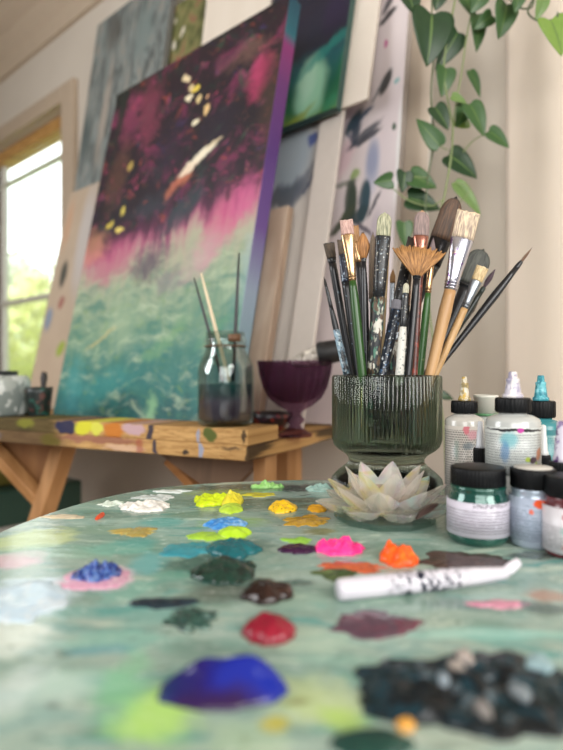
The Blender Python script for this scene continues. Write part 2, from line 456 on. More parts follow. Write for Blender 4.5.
# the big abstract
LP = Lean(0.705, ZM, 12)
u0, u1 = LP.uv(51, 420)[0], LP.uv(224, 425)[0]; v0, v1 = 0.0, 0.93
fm = EL(LP, u0, u1, v0, v1)
def E(x, y, rx, ry, rot, c, op=.9, soft=.5):
    a = fm(x, y); b = fm(x + rx, y); d = fm(x, y + ry)
    return (a[0], a[1], abs(b[0] - a[0]) + 1e-4, abs(d[1] - a[1]) + 1e-4, rot, c, op, soft)
t = NT('abstract_painting'); v = t.coord('UV')
w1 = t.warp(t.warp(v, 3.2, .13, 5), 22, .03, 5); w2 = t.warp(t.warp(t.warp(v, 4, .09, 3), 14, .035, 4), 50, .014, 4)
sx = t.n('ShaderNodeSeparateXYZ', {0: w1})
spk = t.math('SUBTRACT', t.noise(t.mapping(w1, rot=(0, 0, math.radians(-12)), sc=(16, 2.2, 1)), 1.6, 6, .3, .6), .5)
g_ = t.math('ADD', t.math('ADD', sx.outputs[1], t.math('MULTIPLY', sx.outputs[0], -.05)), t.math('MULTIPLY', spk, .22))
col = t.ramp(g_, [(0, '#0a4f50'), (.06, '#186662'), (.13, '#3a7268'), (.21, '#66886f'), (.31, '#8c9a80'), (.385, '#a09c86'), (.425, '#a48480'), (.45, '#96506a'), (.48, '#4a1c38'), (.54, '#1c0b1a'), (.65, '#140814'), (.8, '#1a0b18'), (.93, '#200e1a'), (1, '#0e1612')])
# brush strokes: long in the lower half, blotchy above
st = t.noise(t.mapping(w1, rot=(0, 0, math.radians(28)), sc=(2.2, 11, 1)), 3, 8, .5, .62)
st2 = t.noise(t.mapping(w1, loc=(3, 1, 0), rot=(0, 0, math.radians(-20)), sc=(4, 13, 1)), 4, 8, .5, .65)
low = t.maprange(sx.outputs[1], .46, .30)
col = t.mix(t.math('MULTIPLY', t.maprange(st, .50, .70), t.math('MULTIPLY', low, .75)), col, hx('#aab89a'))
col = t.mix(t.math('MULTIPLY', t.maprange(st, .50, .34), t.math('MULTIPLY', low, .65)), col, hx('#2a6a5e'))
col = t.mix(t.math('MULTIPLY', t.maprange(st2, .55, .66), t.math('MULTIPLY', low, .5)), col, hx('#6a8a4c'))
col = t.mix(t.math('MULTIPLY', t.maprange(st2, .45, .34), t.math('MULTIPLY', low, .4)), col, hx('#3f7c70'))
up = t.maprange(sx.outputs[1], .46, .56)
for (sc, lo, c, off) in ((5, .52, '#6e2448', 0), (8, .55, '#16302e', 3), (11, .58, '#9a4438', 6), (6, .54, '#0e080f', 9), (9, .57, '#8a3a5c', 12), (14, .6, '#3a2a5c', 15), (20, .62, '#a86a5a', 18), (10, .58, '#2c4a36', 21), (13, .6, '#b03a62', 24)):
    f = t.maprange(t.noise(t.mapping(w1, loc=(off, off, 0), rot=(0, 0, .7), sc=(1, 1.8, 1)), sc, 8, .5, .65), lo, lo + .12)
    col = t.mix(t.math('MULTIPLY', t.math('MULTIPLY', f, up), .75), col, hx(c))
L = [E(110, 262, 30, 22, 0, '#a85070', .75, .7), E(92, 250, 14, 18, 0, '#c48a6a', .6, .7), E(225, 225, 24, 26, 30, '#b85078', .8, .7), E(245, 200, 16, 22, 20, '#b85480', .7, .7),
     E(200, 262, 22, 18, 20, '#b98a96', .6, .7), E(150, 262, 20, 20, 0, '#3a2444', .85, .6), E(168, 285, 12, 14, 10, '#5d4a66', .5, .7),
     E(250, 275, 14, 45, 0, '#98aaae', .6, .6), E(240, 320, 16, 60, 0, '#648c84', .5, .6),
     E(130, 120, 10, 25, 20, '#7d3350', .75, .6), E(150, 110, 12, 40, 30, '#8a3a52', .55, .7), E(118, 175, 10, 30, 0, '#5b3a2c', .6, .7), E(245, 55, 26, 12, -10, '#7c5a50', .5, .7), E(262, 75, 12, 20, 15, '#a8345c', .85, .6), E(228, 55, 18, 10, 0, '#6b2f4c', .6, .6),
     E(270, 100, 12, 55, 0, '#3c2a20', .7, .6), E(180, 215, 22, 16, 20, '#1e3b40', .75, .6), E(150, 205, 20, 12, 0, '#28303a', .7, .6), E(215, 130, 25, 30, 30, '#1a1022', .8, .6), E(170, 150, 18, 30, 20, '#241428', .8, .6),
     E(177, 184, 12, 7, 12, '#b86a4e', .9, .5), E(190, 168, 14, 6, 12, '#dcc8ae', .95, .35), E(202, 156, 13, 6, 14, '#dfd6bd', .95, .35), E(212, 145, 8, 3, 14, '#c9b896', .8, .4),
     E(186, 77, 3.4, 3.5, 0, '#d9c79e', .95, .3), E(190, 84, 2.6, 4.5, 0, '#cfb98a', .9, .3), E(194, 86, 3.6, 3.5, 0, '#d9c04e', .95, .3), E(187, 96, 4, 4, 0, '#e0d4b4', .95, .3), E(196, 99, 2.6, 4, 0, '#d2bc86', .9, .3), E(205, 108, 4, 6, 25, '#d6b47c', .95, .3), E(193, 124, 3, 4, 0, '#d7ceb0', .95, .3), E(206, 95, 1.5, 2, 0, '#d8a87c', .9, .3),
     E(123, 212, 3, 5, 0, '#bfae4f', .9, .4), E(109, 225, 4, 4, 0, '#c4ae48', .85, .4), E(120, 228, 5, 3, 0, '#d2bf62', .9, .4), E(130, 164, 3, 4, 0, '#b49a4e', .7, .4),
     E(123, 106, 3, 60, 0, '#14201a', .9, .5), E(200, 45, 110, 5, 0, '#1c2420', .0, .5),
     E(150, 410, 6, 22, 0, '#8fbf8a', .7, .6), E(100, 392, 30, 18, 10, '#2a8582', .6, .7), E(120, 330, 20, 30, 0, '#94a888', .5, .7), E(215, 335, 22, 8, 20, '#4c8c66', .5, .7), E(160, 345, 26, 8, 20, '#6f9c6a', .5, .7), E(100, 343, 16, 3, 15, '#c2ad6c', .6, .6), E(72, 385, 10, 30, 0, '#3f9291', .6, .7), E(70, 408, 14, 10, 0, '#156a70', .7, .7)]
L = [e for e in L if e[6] > 0]
bk_ = t.math('MULTIPLY', t.math('SUBTRACT', t.noise(t.mapping(w1, rot=(0, 0, .7), sc=(1, 1.7, 1)), 15, 8, .4, .68), .5), 2.2)
small = [e for e in L if e[7] < .5]; big = [e[:6] + (e[6] * .9,) + (.75,) for e in L if e[7] >= .5]
col = t.ellipses(w2, col, big, bk_)
col = t.ellipses(w2, col, small)
front = t.bsdf(col, .55, 0, t.noise(t.mapping(w2, sc=(6, 14, 1)), 6, 5, .5), .12, .003)
t = NT('painting_edge'); v = t.coord('UV')
y = t.n('ShaderNodeSeparateXYZ', {0: t.warp(v, 5, .12)}).outputs[1]
side = t.bsdf(t.ramp(y, [(0, '#6f9a98'), (.3, '#7d8a9a'), (.45, '#5a3f78'), (.6, '#4a2a68'), (.78, '#5d2a62'), (.86, '#7a2a62'), (.9, '#1f5a66'), (1, '#173f50')]), .5)
panel('abstract_painting', LP, u0, u1, v0, v1, .036, front, side, 'large unframed abstract canvas, dark plum above and sea green below, on the worktable', 'painting', .002)

# narrow raw plank, stained board, white canvas, teal canvas, leaf print
L3 = Lean(.835, ZM, 12)
a = L3.uv(248, 360)[0]; b = L3.uv(266, 360)[0]
panel('wooden_plank', L3, a, b, 0, L3.uv(284, 206)[1], .02, wood('#e2ccb6', '#c8ac94', 20, 'Z', name='plank'), wood('#a48c76', '#8a7462', 20, 'Z', name='plank_edge'), 'narrow bare wooden plank leaning beside the big abstract canvas', 'plank')

L2 = Lean(.88, ZM, 12)
b = L2.uv(322, 230)[0]; a = L2.uv(243, 300)[0]; v1 = .92
fm = EL(L2, a, b, 0, v1)
t = NT('blue_stained_paper'); v = t.coord('UV'); w = t.warp(t.warp(v, 6, .05), 24, .03, 4)
col = t.mix(t.noise(w, 9, 4), hx('#c2bab2'), hx('#d3cac0'))
col = t.ellipses(w, col, [E(292, 158, 24, 48, 0, '#93a2ac', .85, .5), E(284, 195, 22, 14, 0, '#3c4450', .8, .5), E(300, 190, 14, 12, 20, '#59616e', .7, .5), E(313, 138, 6, 8, 0, '#3d4f8c', .9, .5), E(312, 178, 10, 4, 20, '#3a4660', .8, .5), E(290, 150, 14, 20, 0, '#a3acb0', .7, .6), E(318, 190, 3, 8, 0, '#4c5672', .6, .5),
     E(272, 300, 8, 60, 0, '#a8a29c', .6, .6), E(300, 300, 2.5, 70, 0, '#a89f96', .5, .6), E(314, 330, 2, 2.5, 0, '#6fae6a', .9, .3)])
panel('stained_paper_board', L2, a, b, 0, v1, .006, t.bsdf(col, .7), M('#cfc6ba', .7), 'tall off-white board with a grey-blue ink stain under the teal canvas', 'painting')
# strip of board next to it
Ls = Lean(.868, ZM, 12)
a = Ls.uv(322, 240)[0] - .006; b = Ls.uv(331, 200)[0] + .004
panel('white_board', Ls, a - .045, b, .0, Ls.uv(334, 108)[1], .006, M('#d6ccc2', .7, var=.05), M('#bdb2a6', .7), 'plain whitish narrow board leaning between the stained board and leaf print', 'board')

Lw = Lean(.858, ZM, 12)
a = Lw.uv(300, 60)[0]; b = Lw.uv(367, 100)[0]
v0 = Lw.uv(352, 104)[1]
panel('white_canvas', Lw, a, b, v0, v0 + .52, .008, M('#d8cdbf', .75, var=.04, scale=15), M('#c4b8aa', .7), 'blank cream canvas jutting out behind the teal canvas', 'canvas')
Lt = Lean(.836, ZM, 12)
a = Lt.uv(255, 110)[0]; b = Lt.uv(336, 107)[0]; v0 = Lt.uv(312, 116)[1]; v1 = v0 + .5
fm = EL(Lt, a, b, v0, v1)
t = NT('teal_painting'); v = t.coord('UV'); w = t.warp(t.warp(v, 4, .12), 12, .05, 4)
y = t.n('ShaderNodeSeparateXYZ', {0: w}).outputs[1]
col = t.ramp(y, [(0, '#5b7a3c'), (.06, '#2f6a48'), (.14, '#1f5a44'), (.22, '#1d5a58'), (.28, '#17555c'), (.36, '#1a2236'), (.6, '#1c1a2c'), (1, '#16303a')])
col = t.ellipses(w, col, [E(310, 88, 17, 30, -5, '#8fc0a2', .95, .4), E(308, 80, 9, 20, 0, '#a8cdb4', .7, .6), E(345, 70, 10, 30, 0, '#1f5c3c', .8, .6), E(325, 52, 30, 7, 15, '#1f8078', .7, .6), E(330, 103, 8, 8, 0, '#2c7a5c', .7, .6), E(298, 118, 16, 6, 20, '#7f8c3c', .8, .6), E(335, 15, 14, 20, 0, '#231a38', .8, .6)])
panel('teal_painting', Lt, a, b, v0, v1, .02, t.bsdf(col, .4, 0, t.noise(w, 20, 4), .2, .003), M('#2a4a44', .5), 'deep teal and green canvas with a pale mint oval, high beside the abstract', 'painting')

L1 = Lean(.97, ZM, 7)
a = L1.uv(260, 300)[0]; b = L1.uv(395.5, 215)[0]; v1 = 1.1
fm = EL(L1, a, b, 0, v1)
t = NT('leaf_print'); v = t.coord('UV'); w = t.warp(t.warp(v, 7, .02), 30, .012, 3)
col = t.mix(t.noise(v, 6, 4), hx('#c2b4b8'), hx('#d2c8c4'))
K = '#2c2f3a'; G = '#3c4a38'; TL = '#2b4450'; PK = '#b79aa8'
col = t.ellipses(w, col, [E(352, 90, 10, 45, 10, '#b8a3b4', .6, .7), E(372, 170, 8, 30, 0, '#9aa0b8', .6, .6), E(350, 225, 16, 12, 20, '#5d5a62', .0, .6),
    E(389, 3, 7, 5, 20, '#3a3a40', .9, .4), E(388, 16, 9, 4, 10, '#2a2a2e', .95, .4), E(386, 43, 2, 4, 0, '#b04a80', .9, .4), E(386, 82, 7, 9, 25, '#2e3030', .95, .35), E(378, 92, 8, 3, 25, '#55585a', .8, .4), E(397, 80, 3, 3, 0, '#6aa0a0', .8, .4), E(394, 128, 2.2, 4, 0, '#2c4a34', .95, .4),
    E(352, 124, 7, 7, 15, TL, .9, .4), E(362, 118, 12, 3.5, 12, '#39506a', .9, .4), E(368, 138, 14, 4, 8, K, .9, .4), E(352, 140, 8, 3.5, -20, '#4a5f70', .8, .4), E(356, 130, 4, 10, 30, '#3b4a5e', .8, .4),
    E(372, 160, 7, 22, 0, '#6b7896', .6, .6), E(345, 158, 12, 16, 20, '#c8a8b0', .7, .6),
    E(345, 185, 12, 3.5, 0, '#76796e', .8, .4), E(352, 205, 5, 22, 12, G, .95, .3), E(345, 216, 9, 5, 20, '#4e5a3e', .9, .4), E(366, 198, 4.5, 16, 14, TL, .95, .3), E(362, 214, 5, 10, 10, '#24505a', .95, .35), E(374, 205, 8, 3.5, 30, K, .9, .4), E(340, 228, 11, 3.5, 12, '#4c5040', .9, .4), E(362, 228, 14, 3, -15, '#55505a', .9, .4),
    E(350, 203, 6, 26, 12, '#38443a', .9, .3), E(364, 200, 6, 20, 16, '#24404a', .9, .3), E(360, 216, 9, 8, 10, '#243a40', .9, .35), E(354, 122, 9, 9, 15, '#2c404c', .85, .4), E(364, 136, 18, 5, 10, '#2c3440', .85, .4), E(342, 222, 14, 5, 15, '#444a3a', .85, .4), E(356, 132, 6, 14, 30, '#344250', .8, .4),
    E(355, 176, 5, 5, 0, '#7d9a4a', .8, .5), E(376, 228, 6, 20, 0, '#9a8aa0', .4, .6), E(398, 150, 2, 60, 0, '#d9dcd8', .6, .5)])
panel('leaf_print_board', L1, a, b, 0, v1, .02, t.bsdf(col, .6), M('#a59a92', .6), 'tall pinkish board printed with dark leaf shapes, behind the brush vase', 'painting')

# blank beige board with white edge between print and wall
L0 = Lean(1.036, ZM, 5)
a = L0.uv(380, 200)[0]; b = L0.uv(430, 120)[0]
panel('beige_board', L0, a, b, 0, 1.15, .008, M('#c8b8a6', .75, var=.05, scale=10), M('#e6e0d8', .6, var=.03), 'plain beige board with a white edge behind the trailing vines', 'board')

# left side: grey canvas, paint-dabbed board, mossy canvas, white sheet
L5 = Lean(.93, ZM, 8.5)
a = L5.uv(74, 188)[0]; b = L5.uv(168, 20)[0]; v1 = L5.uv(96, 26)[1]
fm = EL(L5, a, b, 0, v1)
t = NT('grey_abstract'); v = t.coord('UV'); w = t.warp(t.warp(v, 5, .12), 18, .05, 4)
f = t.noise(t.mapping(w, rot=(0, 0, -.5), sc=(2.6, 1.7, 1)), 3.6, 7, 2.4)
col = t.ramp(f, [(.25, '#3f403e'), (.42, '#5e6462'), (.55, '#7f8886'), (.66, '#8a857c'), (.8, '#a59c8e')])
col = t.ellipses(w, col, [E(105, 110, 4, 50, -8, '#a2968a', .7, .6), E(115, 30, 8, 18, -10, '#4e4a45', .7, .6), E(145, 30, 9, 30, -10, '#71807e', .7, .6), E(85, 140, 6, 22, 0, '#4b5655', .7, .6)])
panel('grey_abstract_canvas', L5, a, b, 0, v1, .02, t.bsdf(col, .6, 0, f, .4, .006), M('#6b6a66', .6), 'streaky slate-grey abstract canvas behind the big abstract, beside the window', 'painting')
L6 = Lean(.845, ZM, 12)
a = L6.uv(40, 335)[0]; b = L6.uv(140, 250)[0]; v1 = L6.uv(66, 195)[1]
fm = EL(L6, a, b, 0, v1)
t = NT('dabbed_board'); v = t.coord('UV'); w = t.warp(v, 14, .03, 3)
col = t.mix(t.noise(w, 7, 4), hx('#a6937e'), hx('#b9a792'))
col = t.ellipses(w, col, [E(63, 275, 3.5, 14, 0, '#26302c', .9, .4), E(61, 303, 3, 7, 0, '#8c4a44', .8, .5), E(48, 320, 3.5, 12, 0, '#5f7f9c', .75, .5), E(60, 350, 4, 8, 20, '#8aa02c', .9, .4), E(84, 240, 8, 60, 6, '#b6b3b2', .7, .6), E(68, 225, 4, 26, 0, '#c08e6a', .5, .7)])
panel('dabbed_white_board', L6, a, b, 0, v1, .018, t.bsdf(col, .65), wood('#d2b48c', '#b8976e', 20, 'X', name='lath'), 'beige board with small dabs of paint leaning next to the window', 'board')
L7 = Lean(.988, ZM, 7)
a = L7.uv(160, 30)[0]; b = L7.uv(206, 30)[0]
t = NT('mossy_painting'); v = t.coord('UV'); w = t.warp(v, 9, .06, 4)
vo = t.n('ShaderNodeTexVoronoi', {'Vector': t.mapping(w, sc=(6, 22, 1)), 'Scale': 1.0})
col = t.ramp(t.noise(t.mapping(w, sc=(3, 12, 1)), 2, 4), [(.3, '#3b3a22'), (.45, '#5f6238'), (.55, '#7d7c4e'), (.68, '#8a5a48')])
col = t.mix(t.maprange(vo.outputs['Distance'], .33, .24), col, hx('#cfc8b4'))
panel('mossy_painting', L7, a, b, 0, 1.32, .02, t.bsdf(col, .6), M('#4b4a34', .6), 'mossy green canvas with pale blossom spots, peeping above the abstract', 'painting')
L8 = Lean(.925, ZM, 8)
a = L8.uv(203, 30)[0]; b = L8.uv(268, 30)[0]
fm = EL(L8, a, b, 0, 1.2)
t = NT('white_sheet'); v = t.coord('UV')
col = t.ellipses(t.warp(v, 20, .02), t.mix(t.noise(v, 5), hx('#d2c6b6'), hx('#dfd5c7')), [E(235, 3, 6, 5, 20, '#9a7f96', .8, .5), E(228, 10, 3, 2, 0, '#a89aa8', .6, .5)])
panel('white_paper_sheet', L8, a, b, .3, 1.36, .004, t.bsdf(col, .75), M('#d8cebf', .7), 'cream paper sheet with a faint violet mark above the abstract', 'paper')

# ================================================================== ON THE WORKTABLE
# preserving jar with paint water and brushes
jd = .955; jc = at(225.5, 0, jd); jx, jy = jc.x, jc.y
jar = empty('preserving_jar', (jx, jy, ZB), 'clear glass jar of murky paint water on the pine batten', 'jar')
R = .0478
po = [(0, 0), (R * .86, 0), (R * .97, .004), (R, .012), (R, .088), (R * .97, .1), (R * .86, .114), (R * .74, .124), (R * .69, .132), (R * .69, .138), (R * .76, .14), (R * .76, .146), (R * .70, .148), (R * .70, .156), (R * .66, .158)]
pi = [(R * .62, .156), (R * .63, .132), (R * .8, .112), (R * .92, .1), (R * .945, .088), (R * .945, .012), (R * .8, .006), (0, .005)]
ob('glass_body', lathe(jx, jy, ZB, po + pi, 48), thin_glass('#e8eeec', .08, .03, 'jar_glass'), jar)
Rl = R * .935
t = NT('paint_water'); wz = t.n('ShaderNodeSeparateXYZ', {0: t.coord()}).outputs[2]
pw = t.bsdf(t.ramp(t.maprange(wz, 0, .070, smooth=False), [(0, '#3c3046'), (.6, '#463a4e'), (.74, '#2a3c42'), (1, '#1f4c4c')]), .35, 0, Specular_IOR_Level=.25)  # teal top band paints in the reflection seen above the murky water
ob('paint_water', lathe(jx, jy, ZB, [(0, .007), (Rl * .85, .007), (Rl, .014), (Rl, .070), (0, .070)], 40), pw, jar)
cl = ob('wire_clasp', join(tube(smooth_path([(jx + R * .74 * math.cos(a), jy + R * .74 * math.sin(a), ZB + .1335) for a in [i * 2 * PI / 16 for i in range(17)]], 2), .0012, 6),
    box((jx + .018, jy - R * .72, ZB + .146), .02, .006, .012)), M('#6a4d36', .5, .3), jar)
def stick(p, q, r0, r1, parent_name, label, cat, m, bris=None, r2=None):
    p, q = Vector(p), Vector(q)
    o = empty(parent_name, q, label, cat, 'brushes standing in the paint-water jar')
    ob('handle', tube([p, p + (q - p) * .3, p + (q - p) * .75, q], [r0 * .6, r0, r0, r1], 10), m, o)
    if bris: ob('bristles', tube([q, q + (p - q).normalized() * .012], [r1, r1 * .7], 8), bris, o)
    return o
zbw = ZB + .074
def injar(px, py, dd, bx_, by_, r, label, m):
    tip = at(px, py, dd); b = Vector((jx + bx_, jy + by_, zbw))
    o = empty('paintbrush', b, label, 'brush', 'brushes standing in the paint-water jar')
    ax = (tip - b)
    ob('handle', tube([b, b + ax * .4, b + ax * .8, tip], [r * 1.2, r * 1.3, r, r * .55], 10), m, o)
injar(201, 273, .97, .006, .004, .0027, 'pale bare-wood brush handle poking out of the water jar', M('#d9c8a8', .5))
injar(194, 278, .98, -.006, .012, .0022, 'slim dark brush handle next to the pale one in the water jar', M('#2a2a30', .35))
injar(239, 253, .98, .012, .008, .0026, 'tall black upright brush in the water jar', M('#15151a', .35))

# purple glass compote with a squeezed tube in it
gd = 1.0; gc = at(295, 0, gd); gx, gy = gc.x, gc.y
ZG = ZM + .0008
gob = empty('glass_compote', (gx, gy, ZG), 'dark purple pressed-glass footed bowl on the worktable end', 'bowl')
pr = [(0, 0), (.030, 0), (.031, .004), (.022, .010), (.012, .016), (.0095, .021), (.016, .026), (.0175, .031), (.012, .036), (.010, .040), (.015, .046), (.030, .054), (.046, .068), (.057, .088), (.063, .110), (.066, .130), (.0665, .133), (.063, .133), (.059, .110), (.052, .088), (.04, .070), (.02, .060), (0, .058)]
t = NT('purple_glass'); vo = t.n('ShaderNodeTexVoronoi', {'Vector': t.coord(), 'Scale': 110})
bn = t.n('ShaderNodeBump', {'Height': vo.outputs['Distance'], 'Strength': .5, 'Distance': .004})
pb = t.n('ShaderNodeBsdfPrincipled', {'Base Color': hx('#2c1428'), 'Roughness': .06, 'Normal': bn.outputs[0], 'Coat Weight': .5})
ptr = t.n('ShaderNodeBsdfTransparent', {'Color': hx('#d6bccf')}); pmx = t.n('ShaderNodeMixShader', {0: .78, 1: pb.outputs[0], 2: ptr.outputs[0]})
t.link(pmx.outputs[0], t.out.inputs[0]); pg = t.m
ob('glass_bowl', lathe(gx, gy, ZG, pr, 144, 24, .0035, lambda r, z: z > .05 and r > .04), pg, gob)
rim = ob('beaded_rim', join(*[lathe(gx + .0655 * math.cos(a), gy + .0655 * math.sin(a), ZM + .134, [(0, -.002), (.002, 0), (0, .002)], 8) for a in [i * 2 * PI / 40 for i in range(40)]]), pg, gob)
tp = empty('paint_tube', (gx + .03, gy, ZM + .13), 'grubby squeezed paint tube with a black cap lying in the purple bowl', 'tube')
a = at(292, 364, gd); b = at(321, 354, gd - .005); c = at(341, 350, gd - .015)
ax, sd, nm = frame_of(b - a)
ob('tube_body', loft([(a, sd, nm, .006, .018), (a + ax * .02, sd, nm, .014, .020), (b - ax * .004, sd, nm, .018, .019), (b, sd, nm, .010, .010)], 20), splat('#b4aca2', ('#7d746a', '#d9d2c6'), .5, 90, .55), tp)
ax, sd, nm = frame_of(c - b)
cj = [1 + .05 * (i % 2) for i in range(32)]
ob('cap', loft([(b - ax * .003, sd, nm, .0195, .0195), (b + ax * .001, sd, nm, .021, .021), (c - ax * .002, sd, nm, .0185, .0185), (c, sd, nm, .016, .016)], 32, 2, cj), splat('#1b1a1a', ('#3a3733',), .55, 120, .6), tp)
# dark bowl behind
bd = 1.10; bc = at(270, 0, bd)
t = splat('#1c1618', ('#7a2a22', '#3a2430'), .35, 60, .6)
bo = ob('paint_bowl', lathe(bc.x, bc.y, ZM + .001, [(0, 0), (.022, 0), (.026, .004), (.04, .022), (.046, .036), (.043, .036), (.036, .022), (.02, .008), (0, .007)], 36), t, loc=(bc.x, bc.y, ZM))
tag(bo, 'small dark paint-stained bowl behind the purple glass bowl', 'bowl')
# left end: pale pot with dark rim and dark tool cup
pd = 1.19; pc = at(-6, 0, pd); pc.z = ZB
pot = empty('glass_canister', pc, 'pale glass canister with a black rim at the far worktable end', 'jar')
ob('canister_body', lathe(pc.x, pc.y, ZB, [(0, 0), (.062, 0), (.07, .006), (.071, .07), (.066, .082), (.062, .084), (.0, .084)], 40), splat('#aab0aa', ('#7d8682', '#c9cdc8'), .3, 25, .5), pot)
ob('rim', lathe(pc.x, pc.y, ZB, [(0, .084), (.045, .084), (.046, .094), (.0, .094)], 32), M('#26282a', .4), pot)
kd = 1.17; kc = at(39, 0, kd); kc.z = ZB
cup = empty('tool_cup', kc, 'small dark green paint-crusted cup near the far canister', 'cup')
ob('cup_body', lathe(kc.x, kc.y, ZB, [(0, 0), (.02, 0), (.021, .003), (.026, .048), (.027, .06), (.024, .06), (.022, .01), (0, .008)], 28), splat('#16211e', ('#1f4a40', '#5a3a34'), .45, 60, .56), cup)
kb = empty('palette_knife', kc + UP * .012, 'dark wooden-handled knife standing in the crusted green cup', 'palette knife')
b0 = kc + Vector((.006, 0, .012)); tip = at(44, 372, kd)
ob('handle', tube([b0, b0 + (tip - b0) * .5, b0 + (tip - b0) * .85, tip], [.003, .004, .007, .005], 10), M('#2a2422', .5), kb)
k2 = at(54, 404, kd)

# ================================================================== TRAILING PLANT
PD = 1.02
plant = empty('trailing_pothos', at(470, -60, PD), 'trailing green pothos with heart-shaped leaves hanging down the wall', 'plant')
def lm(name, c1, c2):
    t = NT(name); uvv = t.coord('UV'); s = t.n('ShaderNodeSeparateXYZ', {0: uvv}).outputs
    rib = t.maprange(t.math('ABSOLUTE', t.math('SUBTRACT', s[0], .5)), .015, .04)
    col = t.mix(t.noise(uvv, 5, 3), hx(c1), hx(c2)); col = t.mix(rib, hx('#6a8648'), col)
    b = t.n('ShaderNodeBsdfPrincipled', {'Base Color': col, 'Roughness': .38}); tr = t.n('ShaderNodeBsdfTranslucent', {'Color': col})
    mx = t.n('ShaderNodeMixShader', {0: .3, 1: b.outputs[0], 2: tr.outputs[0]}); t.link(mx.outputs[0], t.out.inputs[0]); return t.m
lmats = [lm('pothos_dark', '#223c22', '#30502c'), lm('pothos_mid', '#375a30', '#4a6f3a'), lm('pothos_pale', '#6c8a4e', '#83a05c'), lm('pothos_bright', '#74963e', '#90ae54')]
def leaf(px, py, ln, wd, ang, mi, d=PD, tilt=.3, cup=.18):
    """base at px,py; ang = direction of the tip in the picture, degrees, 0 = right, 90 = down"""
    base = at(px, py, d); k = d / F; a = math.radians(ang)
    ax = Vector((math.cos(a), -tilt * .5, -math.sin(a))).normalized()
    sd = ax.cross(Vector((math.sin(a) * .25, -1, .25 * math.cos(a)))).normalized(); nm = sd.cross(ax).normalized()
    if nm.y > 0: nm = -nm
    L_, Wd = ln * k, wd * k
    vs, uv, fs = [], [], []
    N, Mx = 18, 6
    for i in range(N + 1):
        s = (i / N) ** 1.3
        w = Wd * .56 * (math.sqrt(max(0, 1 - ((.3 - s) / .3) ** 2)) if s < .3 else max(0.0, 1 - ((s - .3) / .7) ** 1.55) ** .95)
        w = max(w, .0002)
        for j in range(-Mx, Mx + 1):
            q = j / Mx
            back = .62 * w * (abs(q) ** 1.3) * max(0, 1 - s) ** 1.5
            drop = -nm * (-cup * Wd * abs(q) ** 1.4 * w / (Wd * .5) * .8) + nm * 0
            curl = -nm * (.22 * L_ * s * s)
            vs.append(base + ax * (L_ * s - back) + sd * (w * q) + nm * (cup * w * (abs(q) ** 1.6)) + curl)
            uv.append((q * .5 + .5, s))
    R_ = 2 * Mx + 1
    for i in range(N):
        for j in range(R_ - 1): fs.append((i * R_ + j, i * R_ + j + 1, (i + 1) * R_ + j + 1, (i + 1) * R_ + j))
    o = ob('leaf', (vs, fs), lmats[mi], plant, loc=base, uv=uv)
    s = o.modifiers.new('solid', 'SOLIDIFY'); s.thickness = .0006
for a in [(432, 14, 50, 42, 92, 0), (458, 32, 42, 22, 118, 0), (408, -8, 22, 24, 70, 0), (478, 14, 36, 17, 88, 1), (507, 4, 34, 24, 100, 1), (446, 68, 28, 20, 95, 1), (470, 70, 28, 11, 65, 1),
          (440, 146, 36, 17, 228, 1), (435, 107, 26, 20, 55, 0), (466, 104, 24, 17, 110, 1), (470, 104, 34, 22, 62, 1), (468, 120, 16, 13, 160, 3), (489, 131, 26, 17, 35, 1), (449, 155, 36, 26, 35, 0),
          (411, 176, 28, 22, 20, 1), (405, 172, 20, 17, 95, 0), (408, 198, 34, 24, 15, 0), (392, 180, 18, 15, 170, 1), (455, 182, 42, 15, 48, 2), (404, 222, 24, 17, 85, 1), (551, 20, 36, 34, 68, 3), (544, -4, 24, 14, 105, 2),
          (463, -6, 26, 18, 60, 1), (484, -8, 24, 16, 120, 1), (440, -10, 20, 18, 100, 0), (520, -10, 22, 16, 100, 1), (492, 15, 22, 14, 140, 1), (452, 96, 16, 10, 20, 2), (437, 393, 18, 9, 18, 0)]:
    leaf(*a, d=PD + U(-.02, .03) if a[0] < 495 else PD - .012 - max(0, a[0] - 500) * .0019)
stem_m = M('#7c8a58', .5); stem_d = M('#4f5c3c', .5)
def vine(pts, r, m): ob('stem', tube(smooth_path([at(x, y, PD + .012 - max(0, x - 495) * .0019) for x, y in pts]), r, 6), m, plant)
vine([(462, -60), (455, 0), (447, 40), (444, 75), (450, 110), (453, 130), (450, 165), (440, 215), (425, 262), (432, 330), (438, 380), (444, 430), (446, 475)], .0018, stem_m)
vine([(438, -60), (432, 0), (434, 50), (431, 95), (434, 140), (428, 178), (424, 230)], .0016, stem_d)
vine([(485, -50), (468, 30), (462, 70), (455, 110), (452, 140)], .0015, stem_m)
vine([(490, -40), (512, 2), (530, 8), (534, -2), (528, 12), (540, 21), (556, 18), (558, 12)], .0016, stem_d)
vine([(463, 152), (474, 140), (489, 132)], .0011, stem_m)
vine([(440, 146), (448, 150)], .0011, stem_m)
vine([(374, 182), (392, 188), (408, 200), (430, 206), (442, 200)], .0012, stem_m)
vine([(446, 215), (470, 190), (456, 182)], .001, stem_m)
vine([(428, 178), (412, 176)], .001, stem_m); vine([(424, 222), (405, 224)], .001, stem_m)
pp = at(472, -105, PD + .03)
ob('pot', lathe(pp.x, pp.y, pp.z, [(0, 0), (.055, 0), (.06, .004), (.075, .12), (.078, .125), (.07, .125), (.064, .1), (0, .1)], 32), M('#b9a58c', .7), plant)
ob('hanger', join(*[tube([(pp.x + .074 * math.cos(a), pp.y + .074 * math.sin(a), pp.z + .12), (pp.x, pp.y, CEIL)], .0015, 6) for a in (0.3, 2.4, 4.5)]), M('#c9bda6', .8), plant)

